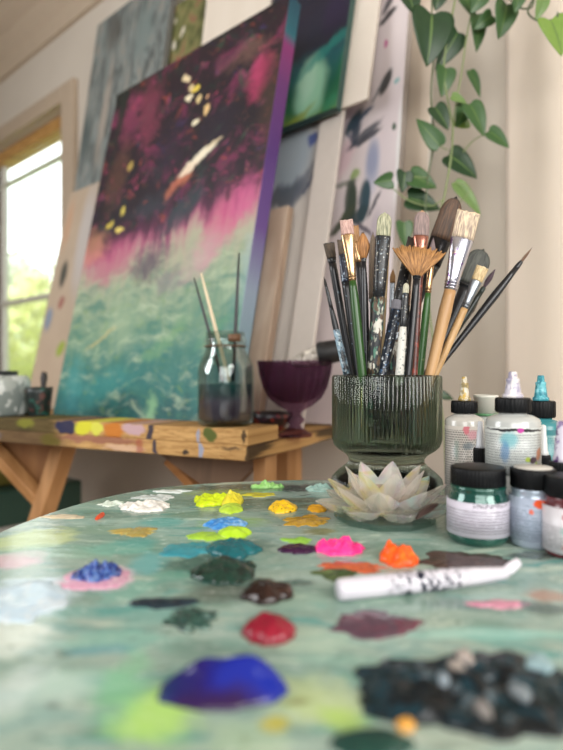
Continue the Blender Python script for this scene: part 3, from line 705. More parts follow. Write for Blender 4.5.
# ================================================================== CURTAIN
t = NT('linen'); uvv = t.coord('UV')
wv = t.n('ShaderNodeTexWave', {'Vector': uvv, 'Scale': 105.0, 'Distortion': 1.2, 'Detail': 2}); wv.bands_direction = 'X'
wh = t.n('ShaderNodeTexWave', {'Vector': uvv, 'Scale': 105.0, 'Distortion': 1.2, 'Detail': 2}); wh.bands_direction = 'Y'
weave = t.math('ADD', wv.outputs['Fac'], wh.outputs['Fac'])
col = t.mix(t.maprange(weave, .2, 1.6), hx('#d6c8b8'), hx('#ebe2d6'))
df = t.n('ShaderNodeBsdfDiffuse', {'Color': col}); tr = t.n('ShaderNodeBsdfTranslucent', {'Color': col})
mx = t.n('ShaderNodeMixShader', {0: .42, 1: df.outputs[0], 2: tr.outputs[0]}); t.link(mx.outputs[0], t.out.inputs[0])
vs, uv, fs = [], [], []
cu0 = u_of(506.5, WP - .07); NU, NVv = 90, 24
for j in range(NVv + 1):
    z = .25 + (CZ + 1.25 - .25) * j / NVv
    for i in range(NU + 1):
        u = .85 * i / NU
        off = -.07 - .016 * (1 - math.cos(u * 2 * PI / .16)) * .5 - .004 * math.sin(u * 55 + z * 1.3)
        vs.append(wallpt(cu0 + u, z, off)); uv.append((u, z))
for j in range(NVv):
    for i in range(NU):
        k = j * (NU + 1) + i; fs.append((k, k + 1, k + NU + 2, k + NU + 1))
cur = empty('linen_curtain', wallpt(cu0 + .4, .25, -.07), 'cream linen curtain hanging full length beside the trailing plant', 'curtain')
cc = ob('curtain_cloth', (vs, fs), t.m, cur, uv=uv); sm = cc.modifiers.new('solid', 'SOLIDIFY'); sm.thickness = .0012
ob('curtain_rod', tube([wallpt(cu0 - .1, CZ + 1.25, -.08), wallpt(cu0 + .95, CZ + 1.25, -.08)], .009, 12), M('#4a4038', .4, .5), cur)
ob('rod_bracket', join(*[wbox(cu0 + x, cu0 + x + .02, CZ + 1.235, CZ + 1.265, -.09, 0) for x in (-.06, .9)]), M('#4a4038', .4, .5), cur, smooth=False)

# ================================================================== GLASS TABLE / PALETTE
PCX, PCY = .04, .42
def prad(a):
    r = .277
    return r + .016 * math.exp(-((a - math.radians(133)) / .38) ** 2)
NSEG = 160
disc = [(PCX + prad(2 * PI * i / NSEG) * math.cos(2 * PI * i / NSEG), PCY + prad(2 * PI * i / NSEG) * math.sin(2 * PI * i / NSEG)) for i in range(NSEG)]
t = NT('paint_covered_glass'); v = t.coord()
def P_(cx, cy, rx, ry, c, op=.8, soft=.5, rot=0):
    a = pal(cx, cy); d = a.y
    y0, y1 = pal(cx, cy + ry).y, pal(cx, cy - ry).y
    return (a.x - PCX, (y0 + y1) / 2 - PCY, rx / F * d, (y1 - y0) / 2, rot, c, op, soft)
w = t.warp(t.warp(v, 9, .03, 3), 45, .010, 4)
f1 = t.noise(t.mapping(w, rot=(0, 0, .5), sc=(1, 2.2, 1)), 9, 4, .6)
col = t.ramp(f1, [(.28, '#55776c'), (.42, '#7c978a'), (.52, '#97aa9d'), (.62, '#88a49b'), (.75, '#b0c0b0')])
f2 = t.noise(t.mapping(w, loc=(4, 2, 0), rot=(0, 0, -.7), sc=(1, 4, 1)), 16, 4, .8)
col = t.mix(t.math('MULTIPLY', t.maprange(f2, .57, .7), .7), col, hx('#3f8c86'))
col = t.mix(t.math('MULTIPLY', t.maprange(f2, .42, .3), .6), col, hx('#c9d6c2'))
f3 = t.noise(t.mapping(w, loc=(8, 5, 0), sc=(1, 2.5, 1)), 30, 4, .4)
col = t.mix(t.math('MULTIPLY', t.maprange(f3, .64, .7), .7), col, hx('#4c5f4a'))
stains = [P_(300, 600, 40, 10, '#8fae9c', .5), P_(120, 590, 40, 12, '#7cae9e', .7), P_(90, 610, 60, 6, '#4c968e', .55, .6, 10), P_(60, 625, 50, 5, '#3f8a88', .5, .6, -12), P_(205, 600, 40, 8, '#5c7c6c', .6), P_(250, 545, 30, 8, '#3c5c50', .6),
          P_(420, 590, 50, 6, '#5f8478', .5), P_(330, 660, 60, 8, '#7fa898', .5), P_(200, 515, 40, 4, '#6c7c5c', .7), P_(120, 515, 40, 4, '#5f6f62', .7), P_(90, 530, 40, 5, '#6f8c74', .6), P_(300, 500, 40, 3, '#5a5c40', .7), P_(350, 548, 30, 4, '#5c7468', .5), P_(520, 640, 60, 7, '#6fa89c', .6), P_(240, 640, 30, 8, '#6c9488', .6), P_(90, 680, 60, 14, '#9cc0b0', .5),
          P_(140, 500, 110, 8, '#6f7868', .7), P_(250, 488, 120, 4, '#454c3e', .85), P_(330, 489, 60, 4, '#3f4c46', .8), P_(240, 505, 90, 8, '#5f6a52', .6), P_(330, 520, 70, 12, '#7c8c80', .6), P_(200, 560, 90, 20, '#5c8476', .55), P_(300, 565, 50, 14, '#7a9486', .5),  # far rim: stains, darkened further to paint in its dark reflection
          P_(35, 541, 38, 13, '#b9c98a', .9, .4), P_(15, 561, 26, 8, '#d3a9b4', .8, .4), P_(20, 600, 50, 26, '#bccfd8', .95, .35), P_(10, 640, 40, 22, '#d4dcd0', .85, .6),  # last patch on this row paints in the window glare
          P_(95, 578, 34, 14, '#d9b9c6', .95, .25), P_(60, 553, 60, 8, '#86b39c', .5), P_(165, 522, 24, 5, '#5fa09a', .8), P_(120, 548, 40, 7, '#6fb0a0', .6), P_(140, 543, 26, 5, '#4a948e', .7), P_(145, 563, 22, 12, '#62a6a8', .7),
          P_(232, 523, 34, 6, '#86b04a', .5), P_(315, 531, 18, 4, '#7c7c4a', .8), P_(222, 494, 40, 5, '#8c9a3a', .7), P_(325, 509, 26, 4, '#8a7a3c', .7),
          P_(300, 583, 16, 4, '#3c5048', .8), P_(205, 565, 46, 12, '#2c4a42', .85, .4), P_(225, 590, 44, 12, '#3a3a30', .75, .5), P_(170, 575, 26, 6, '#5f9a88', .6),
          P_(470, 605, 50, 7, '#4f6a66', .7), P_(545, 594, 26, 6, '#a87a66', .7), P_(545, 608, 30, 8, '#4a5654', .7), P_(150, 612, 40, 14, '#5f9a90', .6), P_(120, 640, 60, 14, '#76b0a0', .6), P_(100, 650, 40, 5, '#4a8a9a', .5, .6, 12),
          P_(150, 715, 46, 34, '#a8d070', .95, .55), P_(120, 690, 26, 40, '#7fc090', .6, .7), P_(235, 735, 50, 24, '#a8bf9a', .5), P_(310, 700, 60, 26, '#b9c98c', .75, .7), P_(335, 715, 24, 14, '#a3c45a', .7, .7), P_(265, 722, 18, 8, '#b4a83a', .8, .5), P_(290, 700, 20, 3, '#7c7a4a', .7, .6, 8), P_(55, 707, 9, 7, '#5a6a62', .8, .6), P_(60, 690, 40, 18, '#b4ccc0', .6), P_(20, 690, 30, 30, '#c9d6d0', .6, .7),  # soft whitish patch at near left paints in the window glare
          P_(460, 700, 90, 36, '#5c6c66', .7, .5), P_(460, 735, 100, 14, '#a8b4a4', .7), P_(480, 635, 90, 6, '#8fc0b4', .7), P_(380, 600, 30, 4, '#a8c4b0', .5), P_(300, 640, 60, 14, '#a9c0aa', .6),
          P_(540, 556, 34, 4, '#2c3434', .8, .4),]  # dark strip: shade and reflection at the jar feet, put into the colour
bk_ = t.math('MULTIPLY', t.math('SUBTRACT', t.noise(t.mapping(w, sc=(1, 2, 1)), 55, 6, .5, .65), .5), 1.5)
col = t.ellipses(w, col, stains, bk_)
fine = t.noise(t.mapping(w, rot=(0, 0, .25), sc=(1, 3, 1)), 110, 5, .6, .65)
col = t.mix(t.math('MULTIPLY', t.maprange(fine, .58, .68), .45), col, hx('#dfe6dc'))
col = t.mix(t.math('MULTIPLY', t.maprange(fine, .42, .30), .55), col, hx('#3c5a50'))
bmp = t.math('ADD', t.math('MULTIPLY', f3, .6), t.noise(t.mapping(w, sc=(1, 3, 1)), 60, 4))
palm = t.bsdf(col, .16, 0, bmp, .22, .0016, IOR=1.5)
tbl = empty('palette_table', (PCX, PCY, 0), 'round glass-topped side table used as a palette, covered in mixed paint', 'table')
ob('glass_top', prism(disc, TZ - .012, TZ), palm, tbl, loc=(PCX, PCY, TZ), smooth=False, bevel=.002)
tw = wood('#8a6a4a', '#6d5038', 15, 'Z', name='table_wood')
ob('apron', lathe(PCX, PCY, TZ - .07, [(.19, 0), (.21, 0), (.21, .058), (.19, .058), (.19, 0)], 48), tw, tbl)
for k in range(3):
    a = PI / 2 + k * 2 * PI / 3
    ob('leg', tube([(PCX + .2 * math.cos(a), PCY + .2 * math.sin(a), TZ - .02), (PCX + .26 * math.cos(a), PCY + .26 * math.sin(a), 0)], [.018, .013], 12), tw, tbl)

# ------------------------------------------------------------------ paint dabs
def paint_mat(cols, rough=.22, scale=120, rot=0, coat=.3):
    t = NT('wet_paint'); v = t.coord()
    f = t.noise(t.mapping(v, rot=(0, 0, rot)), scale, 3, 1.0)
    n = len(cols)
    c = t.ramp(f, [(.3 + .4 * i / max(1, n - 1), c) for i, c in enumerate(cols)]) if n > 1 else t.mix(f, tuple(x * .85 for x in hx(cols[0])[:3]) + (1,), hx(cols[0]))
    return t.bsdf(c, rough * .8, 0, t.noise(v, 200, 3), .08, .001, Specular_IOR_Level=.38)
def dab(cx, yf, yb, rx, h, mat, label, peaks=.2, seed=0, freq=90, edge=.3, lumps=(), name='paint_dab', cat='paint', up=1.4, squash=.6):
    """a blob of paint: front edge and back edge rows, half width in pixels, height in metres"""
    a, b = pal(cx, yf), pal(cx, yb)
    c = Vector(((a.x + b.x) / 2, (a.y + b.y) / 2, TZ)); ry = (b.y - a.y) / 2; rxm = rx / F * c.y
    c.x = X(cx, c.y)
    if h < .003: edge = edge * 1.9
    NA, NR = 72, 18; vs, fs = [], []
    off = Vector((seed * 3.7, seed * 1.3, seed * .7))
    def hh(x, y, r):
        q = Vector((x, y, 0)) * freq + off
        e = max(0.0, 1 - r ** 2.2) ** squash
        k = 1 + peaks * (noise.noise(q) * 1.6 + .9 * noise.noise(q * 2.3))
        z = h * e * max(.06, k)
        for (lx, ly, lr, lh) in lumps:
            dd = ((x / rxm - lx) ** 2 + (y / ry - ly) ** 2) / (lr * lr)
            z += lh * math.exp(-dd * 1.5) * min(1, e * 2)
        return z
    vs.append(c + UP * hh(0, 0, 0))
    for i in range(1, NR + 1):
        r = (i / NR)
        for j in range(NA):
            th = 2 * PI * j / NA
            k = 1 + edge * (1.3 * noise.noise(Vector((math.cos(th) * up, math.sin(th) * up, seed * 5.1))) + .8 * noise.noise(Vector((math.cos(th) * 3.1, math.sin(th) * 3.1, seed * 2.1))) + .4 * noise.noise(Vector((math.cos(th) * 8, math.sin(th) * 8, seed * 1.1))))
            x, y = rxm * r * k * math.cos(th), ry * r * k * math.sin(th)
            vs.append(c + Vector((x, y, hh(x, y, r) if i < NR else -.0004)))
    for j in range(NA): fs.append((0, 1 + j, 1 + (j + 1) % NA))
    for i in range(NR - 1):
        for j in range(NA):
            p = 1 + i * NA; fs.append((p + j, p + NA + j, p + NA + (j + 1) % NA, p + (j + 1) % NA))
    fs.append(tuple(1 + (NR - 1) * NA + j for j in range(NA)))
    o = ob(name, (vs, fs), mat, loc=c)
    tag(o, label, cat, 'dabs of paint on the glass table'); return o
# ultramarine, two tone along X
t = NT('ultramarine'); v = t.coord(); w = t.warp(v, 60, .012)
sx = t.n('ShaderNodeSeparateXYZ', {0: w}).outputs
cu = t.ramp(t.maprange(sx[0], -.028, .024, smooth=False), [(0, '#1c3a60'), (.2, '#1c1c58'), (.38, '#1f1458'), (.55, '#0f1f80'), (1, '#0e2188')])
cu = t.mix(t.maprange(sx[1], -.006, -.013), cu, hx('#2c1640'))
um = t.bsdf(cu, .14, 0, Specular_IOR_Level=.42)
dab(221, 712, 672, 67, .005, um, 'large glossy ultramarine blue dollop with a purple tail', .12, 1, 60, .1, [(.42, .1, .55, .0095), (-.3, .25, .42, .006), (-.05, -.2, .3, .003)])
dab(269, 646, 622, 28, .0085, paint_mat(['#7a0f24', '#8f1a30'], .16), 'deep crimson red dollop behind the blue one', .15, 2, 80, .12)
dab(267, 605, 586, 26, .0085, paint_mat(['#1c1210', '#33201a'], .14), 'round dark brown dollop with wet sheen', .15, 3, 80, .14)
dab(225, 586, 560, 34, .0065, paint_mat(['#16281f', '#1d3a30', '#101a16'], .2), 'blackish green dollop beside the brown one', .3, 4, 90, .2)
dab(233, 560, 541, 26, .0065, paint_mat(['#0f4c52', '#1a646a'], .18), 'dark teal dollop, rounded', .2, 5, 80, .16)
dab(186, 558, 543, 26, .002, paint_mat(['#2f7f8c', '#3b8f98'], .25), 'flat blue-teal smear alongside the teal dollop', .2, 6, 80, .14)
dab(226, 530, 519, 22, .0045, paint_mat(['#2a6fb4', '#4a8cc8', '#8fb8dc'], .2), 'sky blue blob with pale blue mottling', .35, 7, 110, .2)
dab(234, 540, 529, 17, .006, paint_mat(['#a4cc1e', '#b4d83a'], .18), 'bright lime dollop in front of the sky blue blob', .15, 8, 80, .12)
dab(208, 541, 533, 20, .0025, paint_mat(['#8fb83a', '#a6c83c'], .25), 'thin lime green tail of paint', .2, 9, 80, .2)
dab(214, 507, 497, 20, .0075, paint_mat(['#b4cc10', '#cfdc2a'], .25), 'chartreuse yellow ridge of paint', .5, 10, 120, .25)
dab(232, 508, 498, 11, .0085, paint_mat(['#d2c83a', '#c9b82a'], .3), 'mustard-yellow peak of paint joined to the chartreuse ridge', .5, 11, 120, .2)
dab(231, 514, 505, 12, .0045, paint_mat(['#b4d040', '#9cbc34'], .2), 'small pale lime blob before the yellow peak', .2, 12, 90, .15)
t = NT('specked_yellow'); f = t.maprange(t.noise(t.coord(), 420, 2), .62, .68)
ym = t.bsdf(t.mix(f, hx('#e0b41c'), hx('#3a2a12')), .3)
dab(282, 514, 504, 14, .0062, ym, 'golden yellow blob with dark specks', .3, 13, 100, .15)
dab(317, 513, 506, 9, .0036, paint_mat(['#c98f1c', '#d8a22a'], .3), 'little amber blob near the glass lotus', .3, 14, 100, .2)
dab(306, 527, 516, 22, .0016, paint_mat(['#9c7a22', '#b48c2a', '#7c6a2c'], .2), 'flat ochre smear of paint', .3, 15, 80, .2)
dab(259, 497, 493, 15, .0016, paint_mat(['#bcb42c', '#a8a03c'], .3), 'thin yellow streak at the far side of the table', .3, 16, 80, .2)
dab(297, 555, 545, 21, .0032, paint_mat(['#2c1030', '#3a1838'], .2), 'dark aubergine smear touching the neon pink', .25, 17, 80, .16)
dab(339, 556, 543, 25, .0062, paint_mat(['#e8247e', '#f0408e', '#d81a6c'], .35, coat=.1), 'neon pink crumpled dollop', .55, 18, 130, .22)
dab(398, 568, 553, 20, .0085, paint_mat(['#f0641a', '#e8501a', '#f47a24'], .35, coat=.1), 'bright orange chunky dollop by the marker', .5, 19, 130, .2)
dab(352, 573, 562, 32, .0018, paint_mat(['#b4502c', '#c4603a', '#9c4a34'], .3), 'rusty orange smear trailing from the orange dollop', .3, 20, 80, .25)
dab(463, 572, 551, 48, .0012, paint_mat(['#3c2c28', '#54403a', '#2f2826'], .22), 'flat maroon brown film before the green jar', .3, 21, 60, .12)
dab(339, 581, 569, 22, .0015, paint_mat(['#4a5a30', '#3a4a2c', '#7a8c50'], .25), 'olive green thin smear near the marker end', .3, 22, 80, .2)
dab(297, 544, 538, 14, .002, paint_mat(['#7cac3a', '#8fbc4a'], .25), 'small grass green dash of paint', .3, 23, 90, .25)
dab(147, 512, 503, 24, .0046, paint_mat(['#d8d4cc', '#e8e4dc', '#c4c0b8'], .35), 'ragged white dollop near the far rim', .6, 24, 120, .3)
dab(154, 500, 495, 18, .002, paint_mat(['#cfd0cc', '#a8b0ac', '#dcdcd8'], .3), 'thin white scrape beyond the ragged white dollop', .6, 25, 120, .3)
dab(112, 506, 502, 10, .0028, paint_mat(['#d2d8cc', '#b8c8b8'], .4), 'small white crumb next to the ragged dollop', .6, 26, 140, .3)
dab(173, 493, 490, 17, .0015, paint_mat(['#d8dcd8', '#c4ccc8'], .3), 'pale stripe of paint along the far rim', .3, 27, 100, .2)
t = NT('blue_over_pink'); v = t.coord(); f = t.noise(v, 260, 4)
pm = t.bsdf(t.ramp(f, [(.34, '#141c44'), (.46, '#263c86'), (.56, '#4266a8'), (.68, '#7088b4')]), .35)
dab(98, 585, 568, 24, .0052, pm, 'cobalt blue stippled patch on a pink ring', .7, 28, 200, .15)
dab(96, 592, 568, 32, .0015, paint_mat(['#d8a8bc', '#c890a8', '#dcbcc8'], .3), 'pale pink ring under the cobalt patch', .2, 29, 80, .12)
dab(137, 536, 528, 22, .0018, paint_mat(['#b4984a', '#98884a', '#a8a060'], .3), 'khaki ochre scrape of paint', .4, 30, 100, .3)
dab(164, 609, 598, 32, .0022, paint_mat(['#16242e', '#1f3038'], .2), 'narrow blue-black streak of paint', .2, 31, 70, .12)
t = NT('dark_speckle'); f = t.noise(t.coord(), 240, 3)
dk = t.bsdf(t.ramp(f, [(.36, '#14302a'), (.5, '#1f4038'), (.62, '#33544a'), (.7, '#7a9488')]), .25, 0, f, .5, .003)
dab(190, 631, 611, 27, .0022, dk, 'speckled dark green patch left of the crimson', .7, 32, 160, .25)
dab(372, 639, 611, 44, .0018, paint_mat(['#4a3440', '#5c4450', '#6a2c3c'], .2), 'flat plum brown puddle below the marker', .25, 33, 60, .14)
dab(100, 520, 514, 3, .003, paint_mat(['#d8502c'], .3), 'tiny red-orange fleck near the rim', .2, 34, 60, .1)
dab(64, 519, 515, 20, .0015, paint_mat(['#d4c4a4', '#b8a890'], .3), 'beige streak of paint close to the rim', .3, 35, 90, .2)
dab(268, 489, 486, 16, .005, paint_mat(['#7cb45c', '#94c474', '#5c9450'], .4), 'light green crumbs of paint at the far rim', .7, 36, 150, .3)
dab(322, 492, 488, 14, .005, paint_mat(['#9cb8ac', '#7c9c94', '#b8ccc0'], .4), 'grey-green crumbs of paint by the vase foot', .7, 37, 150, .3)
dab(72, 536, 522, 1, .001, paint_mat(['#b8cc8c'], .3), 'pinprick of pale green paint', .1, 38) if False else None
dab(20, 625, 583, 46, .0014, paint_mat(['#b4ccdc', '#c4d8e4', '#d4dce0'], .3), 'broad icy blue-white wash of paint near the table rim', .3, 39, 50, .15)
dab(500, 609, 601, 30, .0018, paint_mat(['#b07088', '#c48898', '#5a5a60'], .25), 'dusty pink streak of paint below the marker tip', .3, 40, 80, .2)
# big dark scraped heap
t = NT('black_teal_scrapings'); v = t.coord(); w = t.warp(v, 50, .02)
f = t.noise(w, 55, 4, .8); col = t.ramp(f, [(.32, '#05090d'), (.45, '#0c161b'), (.55, '#12303a'), (.64, '#101c1c'), (.75, '#2c3a3e')])
vo = t.n('ShaderNodeTexVoronoi', {'Vector': w, 'Scale': 75}); col = t.mix(t.maprange(vo.outputs['Distance'], .24, .17), col, hx('#4a565c'))
hm = t.bsdf(col, .16, 0, t.noise(w, 120, 4), .6, .004, Specular_IOR_Level=.4)
dab(478, 745, 652, 118, .006, hm, 'wide heap of black and teal paint scrapings with pale flecks', .75, 41, 70, .22)
dab(372, 762, 731, 42, .004, paint_mat(['#16342e', '#1f443a'], .25), 'dark bottle-green puddle at the near table rim', .2, 42, 60, .12)
dab(405, 733, 722, 10, .003, paint_mat(['#c48a34', '#d49c44'], .3), 'small amber dab at the foot of the black heap', .2, 43, 80, .15)
for i, (x, y, r, cc_) in enumerate([(466, 668, 9, '#a89c94'), (444, 694, 6, '#8c98a0'), (456, 682, 8, '#968c84'), (540, 676, 12, '#8aa4a8'), (521, 706, 9, '#7c8488'), (483, 724, 7, '#847e7a')]):
    nmz = ['cream', 'pale blue-grey', 'beige', 'icy aqua', 'steel grey', 'taupe'][i]
    o = dab(x, y + 7, y - 8, r, .0032, paint_mat([cc_], .3), nmz + ' dried fleck stuck on the black paint heap', .2, 50 + i, 120, .3, name='paint_fleck')
    o['group'] = 'flecks on the black paint heap'; o.location.z += .0045

# ------------------------------------------------------------------ white marker
mp0 = pal(338, 601); mp1 = pal(507, 583)
ax = (mp1 - mp0).normalized(); rm = .0063
mk = empty('paint_marker', mp0 + (mp1 - mp0) * .5, 'white paint marker with smudged black print lying on the table', 'marker')
def mrow(s, r): return (mp0 + ax * s + UP * rm, ax.cross(UP).normalized(), UP, r, r)
Lm = (mp1 - mp0).length
t = NT('marker_white'); v = t.coord(); vv = t.mapping(v, rot=(0, 0, -math.atan2(ax.y, ax.x)))
sxx = t.n('ShaderNodeSeparateXYZ', {0: vv}).outputs
zone = t.math('MULTIPLY', t.maprange(sxx[0], -.03, -.02), t.maprange(sxx[0], .03, .02))
ink = t.math('MULTIPLY', t.maprange(t.noise(t.mapping(vv, sc=(1, .7, .7)), 330, 2, .5), .52, .57), zone)
mkm = t.bsdf(t.mix(ink, t.mix(t.noise(v, 60), hx('#c2bec8'), hx('#d0ccd2')), hx('#1c2032')), .3)
ob('barrel', loft([mrow(0, rm * .86), mrow(.0015, rm * .98), mrow(.004, rm), (mrow(Lm * .6, rm)), mrow(Lm * .82, rm * .8), mrow(Lm * .97, rm * .62), mrow(Lm, rm * .5)], 24), mkm, mk)
e0 = mp0 + ax * (Lm * .97) + UP * (rm * .9); e1 = at(519, 562, mp1.y + .004)
_, s1, n1 = frame_of(e1 - e0)
ob('chisel_tip', loft([(e0, s1, n1, .0028, .0035), (e0 + (e1 - e0) * .5, s1, n1, .0034, .0034), (e1, s1, n1, .003, .002)], 14), M('#dcd8e0', .4), mk)

# ================================================================== GLASS LOTUS
ld = .508; lc = at(385.5, 0, ld); lx, ly = lc.x, lc.y
lot = empty('glass_lotus', (lx, ly, TZ), 'iridescent clear glass lotus candle holder in front of the brush vase', 'candle holder')
def irid(name, base='#dcd8cc'):
    t = NT(name); v = t.coord(); f = t.noise(v, 28, 2, .5)
    c = t.ramp(f, [(.28, '#b8dcd8'), (.36, '#f0e0a0'), (.43, '#f0e4dc'), (.54, '#dedbd2'), (.61, '#d2c6cc'), (.67, '#cce4e4'), (.75, '#ecc468')])
    b = t.n('ShaderNodeBsdfPrincipled', {'Base Color': c, 'Roughness': .08, 'Coat Weight': .6, 'IOR': 1.5})
    th = t.maprange(t.noise(v, 22, 2), .3, .7, 250, 620, smooth=False); t.link(th, b.inputs['Thin Film Thickness']); b.inputs['Thin Film IOR'].default_value = 1.9
    tl = t.n('ShaderNodeBsdfTranslucent', {'Color': c}); m1 = t.n('ShaderNodeMixShader', {0: .3, 1: b.outputs[0], 2: tl.outputs[0]})
    tp_ = t.n('ShaderNodeBsdfTransparent', {'Color': (.96, .97, .95, 1)}); mx = t.n('ShaderNodeMixShader', {0: .6, 1: m1.outputs[0], 2: tp_.outputs[0]})
    t.link(mx.outputs[0], t.out.inputs[0]); return t.m
im = irid('iridescent_glass'); im_o = irid('iridescent_outer')
def petal(r0, z0, r1, z1, wd, th, ang, sag):
    """pointed faceted petal in the radial plane, then turned by ang"""
    N = 9; secs = []
    vs, fs = [], []
    for i in range(N + 1):
        s = i / N
        r = r0 + (r1 - r0) * s; z = z0 + (z1 - z0) * s - sag * math.sin(PI * s)
        w = wd * .5 * ((.42 + .58 * (s / .55)) if s < .55 else ((1 - s) / .45) ** .62 if s < 1 else 0) if s < 1 else .0005
        w = max(w, .0006); tt = th * (.5 if i in (0, N) else 1) * (1 if s < .7 else max(.25, (1 - s) / .3))
        # outline of 6 points: edges thin, ridge thick
        dr, dz = (r1 - r0), (z1 - z0) - sag * PI * math.cos(PI * s)
        l = math.hypot(dr, dz); nr, nz = -dz / l, dr / l      # normal in radial plane (inward/up)
        cupv = w * .35
        for (q, k) in ((-1, 0), (-.5, .5), (0, .62), (.5, .5), (1, 0), (.5, -.45), (0, -.6), (-.5, -.45)):
            cu_ = cupv * q * q
            rr = r + nr * (k * tt + cu_); zz = z + nz * (k * tt + cu_)
            x, y = rr * math.cos(ang) - q * w * math.sin(ang), rr * math.sin(ang) + q * w * math.cos(ang)
            vs.append(Vector((lx + x, ly + y, TZ + zz)))
    for i in range(N):
        for j in range(8): fs.append((i * 8 + j, i * 8 + (j + 1) % 8, (i + 1) * 8 + (j + 1) % 8, (i + 1) * 8 + j))
    fs.append(tuple(range(8))); fs.append(tuple(N * 8 + j for j in range(8)))
    return vs, fs
ob('base_disc', lathe(lx, ly, TZ, [(0, 0), (.043, 0), (.046, .002), (.047, .006), (.044, .0085), (0, .0085)], 10), thin_glass('#dcecea', .3, .04, 'base_glass'), lot, smooth=False)
for k in range(8): ob('petal', petal(.016, .010, .064, .018, .041, .005, k * PI / 4 + .12, .005), im_o, lot, smooth=False)
for k in range(8): ob('petal', petal(.014, .011, .053, .034, .034, .005, k * PI / 4 + .12 + PI / 8, .007), im, lot, smooth=False)
for k in range(7): ob('petal', petal(.011, .013, .036, .047, .028, .0045, k * 2 * PI / 7 + .3, .006), im, lot, smooth=False)
ob('candle_cup', lathe(lx, ly, TZ, [(0, .009), (.013, .009), (.0165, .012), (.0175, .028), (.0155, .028), (.0145, .014), (0, .013)], 24), thin_glass('#eeeae0', .2, .04, 'cup_glass'), lot)
bk = ob('bark_chip', slab([at(416, 520, .452), at(420, 513, .452), at(431, 506, .453), at(439, 505, .456), (at(430, 513, .453))], (0, 1, .3), .003), M('#3c2a24', .6), loc=at(428, 512, .453), smooth=False)
tag(bk, 'dark curled chip resting on the glass lotus petal', 'chip')

# ================================================================== VASE
vd = .640; vc = at(386.3, 0, vd); vx, vy = vc.x, vc.y
vase = empty('ribbed_vase', (vx, vy, TZ), 'smoky green ribbed glass vase on a flared foot, full of brushes', 'vase')
R = .0612
vo_ = [(0, 0), (.055, 0), (.060, .002), (.0625, .008), (.061, .014), (.054, .021), (.046, .027), (.042, .032), (.042, .036), (.046, .041), (.054, .046), (.059, .051), (R, .058), (R, .1275), (R - .0008, .1295), (R - .002, .130)]
vi_ = [(R - .0034, .1295), (R - .0038, .127), (R - .0038, .060), (.053, .053), (.045, .049), (.03, .0475), (0, .047)]
vgm = glass('#a6b5a4', .02, 1.46, 'smoky_glass')
ob('glass_body', lathe(vx, vy, TZ, vo_ + vi_, 84 * 12, 84, .0014, lambda r, z: (.003 < z < .128) and r > .0405 and True), vgm, vase)

# ================================================================== BRUSHES
BR = {}
def bris_mat(c1, c2, tipc=None):
    key = (c1, c2, tipc)
    if key in BR: return BR[key]
    t = NT('bristle'); uvv = t.coord('UV')
    f = t.noise(t.mapping(uvv, sc=(11, 1.0, 1)), 3, 4)
    col = t.mix(t.maprange(f, .36, .64), tuple(x * .8 for x in hx(c1)[:3]) + (1,), hx(c2))
    if tipc:
        y = t.n('ShaderNodeSeparateXYZ', {0: uvv}).outputs[1]
        col = t.mix(t.maprange(y, .25, .02), col, hx(tipc))
    BR[key] = t.bsdf(col, .6, 0, f, .5, .002); return BR[key]
blk = '#17181c'
H_black = splat(blk, ('#3a4654', '#8fa6b4'), .3, 240, .68)
H_splat = splat(blk, ('#c8ccc4', '#4a6a7c', '#2c4a44'), .4, 230, .60)
H_heavy = splat('#202226', ('#c4c0b4', '#3c6a58', '#8a9080', '#5a4838'), .5, 120, .56, 0, .45)
H_navy = splat('#1a2230', ('#4a6a8c', '#c8d0d4', '#101216'), .35, 220, .60)
H_lblue = splat('#8fa8b8', ('#2c3a44', '#c8d4d8'), .5, 260, .56)
H_white = splat('#cfcdc4', ('#5a5e5c', '#8a9690'), .45, 260, .62)
H_green = M('#244818', .3, var=.1); H_green2 = splat('#35622c', ('#5f7a4a',), .35, 200, .66)
H_wood = wood('#c0986a', '#a88054', 60, 'Z', .45, 'handle_wood'); H_wood2 = wood('#cba677', '#b08a5a', 60, 'Z', .45, 'handle_wood_pale')
H_red = splat('#5a2a20', ('#8a3a2c', '#3a1c18'), .35, 150, .56)
gold = M('#c4a078', .24, .95, .15, 200); silver = splat('#c4c2cc', ('#8a6a9a', '#d8c0b0'), .2, 120, .62, .9); copper = M('#b07868', .25, .9, .12, 150)
steel = M('#8a8f94', .3, .9, .15, 150); bferr = splat('#16171a', ('#8a949c', '#4a5a64', '#b8b4a4'), .35, 260, .64); copper_w = splat('#8a5a3c', ('#c89a7a',), .3, 200, .6, .8)
rim_hi = Zr(375, vd)
def width(px, d): return px / F * d / 2
def ups(v): return v
